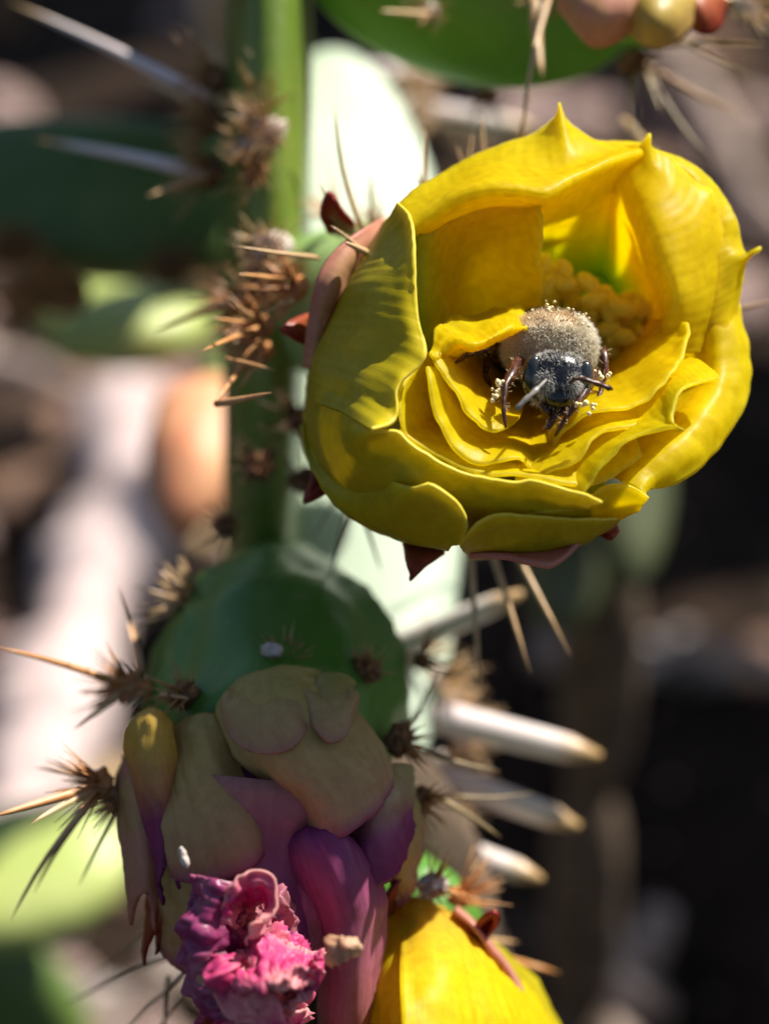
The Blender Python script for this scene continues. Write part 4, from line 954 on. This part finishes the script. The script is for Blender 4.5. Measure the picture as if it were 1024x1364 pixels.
# fading flower on the top pad (cut by the picture's upper edge)
mb = MB()
lathe(mb, [C(840, -150, 48), C(850, -100, 42), C(858, -50, 36), C(865, -10, 32)], [5, 8, 9, 7.5], 32, .1, 51)
tf = mb.build('flower', GRNV, cactus)
tf['label'] = 'blurred orange and olive fading flower on the upper pad'
sep([B((745, 10, 26), (770, 45, 22), (795, 62, 21), (830, 48, 21), (850, 20, 22)), B((750, -20, 24), (790, 10, 19), (825, 5, 19), (855, -15, 20)), B((790, -60, 26), (820, -60, 24), (850, -60, 24))], LEAFD and SEP, par=tf)
sep([B((830, 25, 22), (850, 55, 20), (885, 62, 20), (915, 40, 22), (925, 10, 24)), B((835, -5, 22), (865, 15, 18), (895, 12, 19), (922, -10, 23)), B((850, -50, 26), (875, -50, 24), (900, -50, 26))], GOLD2, par=tf)
sep([B((905, 20, 25), (930, 45, 24), (955, 40, 26), (965, 10, 28)), B((905, -10, 25), (930, 5, 23), (960, -10, 27)), B((890, -50, 28), (910, -50, 28), (930, -50, 30))], SEPR, par=tf)
areole(tf, C(992, 8, 36), Vector((.5, 0, .8)), 2.4, 24, (3, 6), FELTW, SPT)
spine(tf, C(910, -20, 36), C(995, 10, 36), 1.0, SPO)

# ------------------------------------------------------------------ pale sunlit pad behind
def stem_to_ground(root, top, mat, hl=60, hw=34, ht=9, wax=None, off=0.0, lean=Vector((0, 0, 0))):
    """stack of pads from a camera-mm point straight down to the soil"""
    p = top.copy(); k = 0
    while W(p).z > 0.0 and k < 6:
        d = (DOWN + lean * .15).normalized()
        L = min(hl, W(p).z * 1000 * .55 + 8)
        pad('pad', p + d * (L * .9), -d, (wax or Vector((1, 0, .3))) + Vector((.3 * math.sin(k * 2 + off), 0, .3 * math.cos(k + off))), L, hw, ht + k * 2, mat, root, seg=48, ring=14, off=off + k)
        p = p + d * (L * 1.75); k += 1
def bgroot(pt, label):
    q = W(pt); q.z = 0
    return thing('prickly_pear_cactus', q, label, 'cactus')
PC = C(470, 520, 84)
pl = Vector((-0.06, 0.86, -0.50)).normalized()
r2 = bgroot(PC - pl * 60 + DOWN * 200, 'prickly pear with a pale bloom-coated sunlit pad and long white spines')
pE = pad('pad', PC, pl, Vector((1, 0.05, -0.15)), 62, 15.5, 5, GLAU, r2, off=61, label='pale grey-green sunlit pad behind the yellow flower')
stem_to_ground(r2, PC - pl * 56, CORKD, 60, 26, 9, Vector((0.3, 0, 1)), 2.0)
for (x, y, d, s) in ((545, 870, 58, 3.2), (585, 905, 60, 2.6), (600, 950, 62, 3.6), (590, 1025, 66, 3.0), (585, 1085, 68, 3.2), (540, 1115, 66, 2.6), (620, 985, 66, 2.6), (548, 150, 112, 3.5), (535, 110, 115, 3.5)):
    areole(pE, C(x, y, d), Vector((.8, .1, .5)), s, 20, (3, 6), FELTW, SPT, gr=.2)
for (a, b, r) in (((505, 872, 58), (695, 790, 48), 1.7), ((548, 946, 60), (800, 1008, 54), 2.2), ((562, 1025, 62), (772, 1102, 56), 2.0), ((535, 1106, 60), (722, 1172, 52), 1.9), ((520, 140, 118), (715, 174, 112), 1.9), ((480, 95, 125), (600, 105, 120), 1.7)):
    spine(pE, C(*a), C(*b), r, SPW, 0.0, tip=.72, sides=10)
# small brown leaf-like bud behind spines
# ------------------------------------------------------------------ plant behind at the left
LC = C(120, 262, 130)
r3 = bgroot(C(90, 900, 240), 'prickly pear with a shaded dark green pad above a peach fruit')
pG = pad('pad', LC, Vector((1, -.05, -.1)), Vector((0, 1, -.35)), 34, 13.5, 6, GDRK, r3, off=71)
pad('pad', C(300, -150, 115), Vector((1, -.45, 0)), Vector((0, .1, -1)), 25, 22, 5, GDRK, r3, off=75)  # added out of view to cast shade on the dark green pad
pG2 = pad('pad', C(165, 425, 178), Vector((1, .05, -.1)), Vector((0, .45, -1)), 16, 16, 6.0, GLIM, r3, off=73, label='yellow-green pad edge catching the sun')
mb = MB()
tr = [C(300, -160, 120), C(300, 40, 150), C(320, 200, 170), C(340, 380, 190)]
while W(tr[-1]).z > -0.02: tr.append(tr[-1] + DOWN * 25)
lathe(mb, spline(tr, 40), [5.5 + 1.0 * math.sin(i * .9) for i in range(40)], 20, .18, 81)
mb.build('stem', CORK, r3)
mb = MB(); tube(mb, spline([C(200, 428, 180), C(250, 430, 185), C(300, 420, 190), C(340, 400, 195)], 12), [4] * 12, 12); mb.build('stalk', GDRK, r3)
mb = MB(); tube(mb, spline([C(200, 262, 134), C(255, 235, 148), C(312, 190, 168)], 12), [2.5] * 12, 12); mb.build('stalk', GDRK, r3)
for (x, y, d, m) in ((60, 370, 110, FELTO), (30, 400, 112, FELTO), (230, 355, 118, FELT), (90, 395, 118, FELTO), (20, 330, 120, FELT)):
    areole(pG, C(x, y, d), Vector((0, -.2, 1)), 4.2, 30, (4, 9), m, GLOC, gr=.2)
mb = MB(); lathe(mb, spline([C(290, 520, 165), C(275, 580, 158), C(250, 640, 150), C(240, 690, 146), C(236, 715, 145)], 14), [4, 6, 8, 9.5, 10, 9.8, 9.2, 8.5, 7.8, 7, 6, 5, 3.5, 1.5], 28, .15, 84)
PEACH = simple('peach_fruit', (0.62, 0.22, 0.11), (0.78, 0.42, 0.22), 90, .5, .4, .2, .001, 4, (0.74, 0.58, 0.24))
ob = mb.build('fruit', PEACH, r3); ob['label'] = 'peach coloured fruit hanging from a green stalk'
# arm that carries the fruit
mb = MB(); tube(mb, spline([C(345, 500, 205), C(320, 490, 190), C(298, 500, 172), C(290, 522, 165)], 12), [4.5] * 12, 12); mb.build('stalk', GDRK, r3)
# yellow-green low pad in the sun
r4 = bgroot(C(20, 1190, 250), 'low prickly pear with one bright yellow-green pad near the soil')
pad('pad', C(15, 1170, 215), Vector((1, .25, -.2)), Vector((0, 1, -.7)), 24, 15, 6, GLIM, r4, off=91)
stem_to_ground(r4, C(-20, 1240, 230), GDRK, 40, 22, 8, Vector((1, 0, .3)), 5.0)
# ------------------------------------------------------------------ plant at the right, shade put into its olive colour
r5 = bgroot(C(850, 800, 230), 'prickly pear with an olive pad, darkened in colour as if shaded, under the yellow flower')
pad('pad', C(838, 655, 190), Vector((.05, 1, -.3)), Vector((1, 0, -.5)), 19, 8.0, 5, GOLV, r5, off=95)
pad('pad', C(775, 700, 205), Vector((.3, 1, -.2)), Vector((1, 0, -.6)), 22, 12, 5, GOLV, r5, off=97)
stem_to_ground(r5, C(810, 740, 205), CORKD, 36, 9, 6, Vector((.3, 0, 1)), 9.0)

# ------------------------------------------------------------------ soil litter
def stone_mesh(seed):
    mb = MB(); rg = random.Random(seed); vs = []; fs = []
    seg, ring = 14, 9
    sx, sy, sz = rg.uniform(.8, 1.2), rg.uniform(.6, 1), rg.uniform(.45, .7)
    for i in range(ring + 1):
        th = math.pi * i / ring
        for s in range(seg):
            ph = 2 * math.pi * s / seg
            n = Vector((math.sin(th) * math.cos(ph), math.sin(th) * math.sin(ph), math.cos(th)))
            k = 1 + .35 * fbm(n, 1.1, seed * 3.1, 3)
            vs.append((n.x * sx * k, n.y * sy * k, n.z * sz * k))
    for i in range(ring):
        for s in range(seg):
            a = i * seg + s; b = i * seg + (s + 1) % seg
            fs.append((a, a + seg, b + seg, b))
    me = bpy.data.meshes.new('stone'); me.from_pydata(vs, [], fs); me.update()
    me.polygons.foreach_set('use_smooth', [True] * len(fs))
    return me
def leaf_mesh(seed):
    rg = random.Random(seed); vs = []; fs = []; nu, nv = 9, 15
    c1, c2, tw = rg.uniform(.5, 1.6), rg.uniform(-.8, 1.4), rg.uniform(-.8, .8)
    for j in range(nv):
        t = j / (nv - 1); w = .36 * math.sin(math.pi * min(1, t * .97 + .03)) ** .8
        for i in range(nu):
            u = 2 * i / (nu - 1) - 1
            x = u * w; y = (t - .5) * 2
            z = c1 * x * x * 1.6 + .25 * c2 * y * y + .1 * nz(Vector((x, y, 0)), 3, seed)
            a = tw * y
            vs.append((x * math.cos(a) - z * math.sin(a), y, x * math.sin(a) + z * math.cos(a) + .02))
    for j in range(nv - 1):
        for i in range(nu - 1):
            a = j * nu + i; fs.append((a, a + 1, a + nu + 1, a + nu))
    me = bpy.data.meshes.new('leaf'); me.from_pydata(vs, [], fs); me.update()
    me.polygons.foreach_set('use_smooth', [True] * len(fs))
    return me
def gz(x, y):
    return 0.012 * fbm(Vector((x, y, 0)), 6, 3, 4) + 0.004 * fbm(Vector((x, y, 0)), 40, 7, 3) - 0.012
stones = [[stone_mesh(k * 7 + j) for k in range(4)] for j in range(3)]
for j in range(3):
    for me in stones[j]: me.materials.append(STN[j])
leaves = [[leaf_mesh(k * 5 + j) for k in range(4)] for j in range(3)]
for j in range(3):
    for me in leaves[j]: me.materials.append(LEAFD[j])
rg = random.Random(77)
def put(name, me, x, y, s, label, cat, group, sink=.25, tilt=.5, flat=1.0, solid=False):
    o = bpy.data.objects.new(name, me); COL.objects.link(o)
    o.location = (x, y, gz(x, y) + s * sink)
    o.rotation_euler = (rg.uniform(-tilt, tilt), rg.uniform(-tilt, tilt), rg.uniform(0, 6.28)); o.scale = (s, s, s * flat)
    if solid:
        m = o.modifiers.new('thickness', 'SOLIDIFY'); m.thickness = .03
    tag(o, label, cat, group)
    return o
SL = ['rose-grey stone lying on the dark soil', 'grey stone lying on the dark soil', 'brown stone lying on the dark soil']
SGp = ['rose stones on the soil', 'grey stones on the soil', 'brown stones on the soil']
LL = ['tan dry leaf curled on the dark soil', 'dark brown dry leaf on the dark soil', 'pale rose dry leaf on the dark soil']
LG = ['tan dry leaves on the soil', 'brown dry leaves on the soil', 'rose dry leaves on the soil']
# the ones that show as separate soft discs, placed where the photograph has them
for (px, py, k, s) in ((235, 15, 0, .014), (8, 130, 0, .017), (880, 120, 0, .016), (940, 60, 2, .02), (1000, 150, 0, .02), (860, 230, 2, .016), (930, 170, 0, .02), (760, 150, 0, .017), (700, 140, 0, .018), (800, 130, 0, .014),
                       (640, 60, 0, .018), (1000, 270, 0, .016), (975, 375, 0, .016), (20, 640, 2, .013), (60, 560, 2, .014), (800, 840, 0, .0085), (850, 870, 1, .009), (900, 870, 1, .009), (1005, 865, 2, .0095), (960, 890, 1, .008), (940, 880, 2, .007),
                       (170, 1110, 1, .012), (60, 1330, 1, .012), (120, 1290, 1, .009), (200, 1330, 0, .009), (20, 1290, 2, .010), (90, 1250, 0, .007), (150, 1350, 1, .010), (230, 1250, 1, .009)):
    g = ground_pt(px, py); put('stone', rg.choice(stones[k]), g.x, g.y, s, SL[k], 'stone', SGp[k])
for k in range(70):
    px = rg.uniform(-60, 1080); py = rg.uniform(-60, 1400); g = ground_pt(px, py); j = rg.choice((0, 1, 2, 2))
    if px > 640 and py > 430: continue
    put('stone', rg.choice(stones[j]), g.x, g.y, rg.uniform(.003, .008), SL[j], 'stone', SGp[j])
for k in range(60):
    px = rg.uniform(-60, 1080); py = rg.uniform(-60, 1400); g = ground_pt(px, py); j = rg.choice((0, 1, 1, 2))
    if px > 640 and py > 430: continue
    put('dry_leaf', rg.choice(leaves[j]), g.x, g.y, rg.uniform(.010, .020), LL[j], 'leaf', LG[j], sink=.12, tilt=.4, solid=True)
for k in range(110):
    px = rg.choice((rg.uniform(-700, -60), rg.uniform(1090, 1800))); py = rg.uniform(-200, 1700); g = ground_pt(px, py); j = rg.choice((0, 1, 2, 2))
    if k % 2: put('stone', rg.choice(stones[j]), g.x, g.y, rg.uniform(.003, .010), SL[j], 'stone', SGp[j])
    else: put('dry_leaf', rg.choice(leaves[j]), g.x, g.y, rg.uniform(.010, .020), LL[j], 'leaf', LG[j], sink=.12, tilt=.4, solid=True)
# twigs
def twig(pa, pb, r, label, seed=0):
    mb = MB(); a = pa; b = pb; n = 9; rg2 = random.Random(seed)
    inv = lambda w: Vector(((w - AIM).dot(RGT), (w - AIM).dot(UPV), -(w - AIM).dot(FWD))) * 1000
    pts = [inv(a.lerp(b, k / n) + Vector((rg2.uniform(-1, 1), rg2.uniform(-1, 1), rg2.uniform(0, 1))) * r * .9) for k in range(n + 1)]
    tube(mb, pts, [r * 1000 * (1 - .5 * k / n) for k in range(n + 1)], 9)
    return tag(mb.build('twig', WOOD, None, origin=a), label, 'twig')
twig(ground_pt(800, 1420, .006), ground_pt(880, 1255, .02), .0085, 'short thick pinkish dead twig in the shade', 3)
twig(ground_pt(720, 860, .006), ground_pt(1060, 900, .008), .006, 'long dead twig lying across the shaded soil by the stones', 4)
twig(ground_pt(860, 20, .01), ground_pt(1060, 330, .012), .008, 'thick dead twig on the soil behind the open flower', 5)
twig(ground_pt(-40, 480, .008), ground_pt(200, 560, .02), .006, 'thin dead twig on the soil beside the pale fallen branch', 6)
twig(ground_pt(80, 1380, .006), ground_pt(300, 1290, .01), .004, 'thin dead twig under the shrivelled flower', 7)
BARK = simple('pale_bark', (0.40, 0.30, 0.28), (0.62, 0.50, 0.48), 60, 0.9, 0.1, 0.8, 0.003)
mb = MB()
pts = [inv(ground_pt(175, 545, .02)), inv(ground_pt(165, 680, .02)), inv(ground_pt(120, 800, .02)), inv(ground_pt(85, 900, .02)), inv(ground_pt(50, 1010, .02)), inv(ground_pt(20, 1110, .018)), inv(ground_pt(-20, 1250, .015))]
lathe(mb, spline(pts, 40), [15 + 3 * math.sin(i * .55) + 2 * math.sin(i * 1.7) for i in range(40)], 24, .22, 5)
tag(mb.build('fallen_branch', BARK, None), 'thick pale pinkish fallen branch lying on the soil in the sun', 'branch')
# fine gravel
mb = MB(); rg3 = random.Random(5)
for k in range(5000):
    x = rg3.uniform(-.6, .6); y = rg3.uniform(-.1, 1.3); s = rg3.uniform(.0012, .0032); z = gz(x, y)
    t = [Vector((rg3.uniform(.6, 1), 0, 0)), Vector((0, rg3.uniform(.6, 1), 0)), Vector((-rg3.uniform(.6, 1), 0, 0)), Vector((0, -rg3.uniform(.6, 1), 0)), Vector((0, 0, rg3.uniform(.5, .9))), Vector((0, 0, -.5))]
    mb.cur = rg3.randrange(3)
    mb.add([Vector((x, y, z)) + q * s for q in t], [(0, 1, 4), (1, 2, 4), (2, 3, 4), (3, 0, 4), (1, 0, 5), (2, 1, 5), (3, 2, 5), (0, 3, 5)])
GRV = [simple('gravel_brown', (0.05, 0.03, 0.02), (0.10, 0.065, 0.045), 60), simple('gravel_dark', (0.03, 0.022, 0.018), (0.06, 0.045, 0.036), 60), STN[2]]
tag(mb.build('gravel', GRV, None, smooth=False), 'fine gravel scattered over the dark soil', 'gravel', kind='stuff')

# ------------------------------------------------------------------ thickets added out of view to shade the soil
def thicket(x, y, h, seed, label):
    rg4 = random.Random(seed)
    root = thing('prickly_pear_cactus', (x, y, 0), label, 'cactus')
    tips = [(Vector((x, y, 0)), Vector((0, 0, 1)), 0)]
    first = True; n = 0
    while tips and n < 26:
        p, d, lev = tips.pop(0)
        L = rg4.uniform(.10, .14)
        c = p + d * L * .92
        wv = Vector((rg4.uniform(-1, 1), rg4.uniform(-.6, .6), 0.1))
        pad('pad', inv(c), DIRC(d), DIRC(wv), L * 1000, L * 1000 * .62, 13, GRN, root, seg=28, ring=8, off=n + seed); n += 1
        e = p + d * L * 1.8
        if e.z < h:
            for q in range(rg4.choice((1, 2, 2)) if lev else 2):
                dd = (d * .4 + Vector((rg4.uniform(-.8, .8), rg4.uniform(-.25, .6), rg4.uniform(.5, 1)))).normalized()
                tips.append((e, dd, lev + 1))
    return root
thicket(0.44, 0.62, 0.62, 1, 'unseen tall prickly pear thicket added at the right to shade the soil')
thicket(0.36, 0.40, 0.42, 2, 'unseen lower prickly pear thicket added to shade the soil')
thicket(0.23, 1.07, 0.66, 3, 'unseen tall prickly pear thicket added at the back to shade the stony patch')
thicket(0.13, 1.03, 0.42, 5, 'unseen low prickly pear thicket added in front of the back one for shade')
thicket(0.31, 1.16, 0.80, 6, 'unseen tallest prickly pear thicket added at the very back for shade')
thicket(0.19, 1.12, 0.60, 8, 'unseen prickly pear thicket added between the back ones for shade')
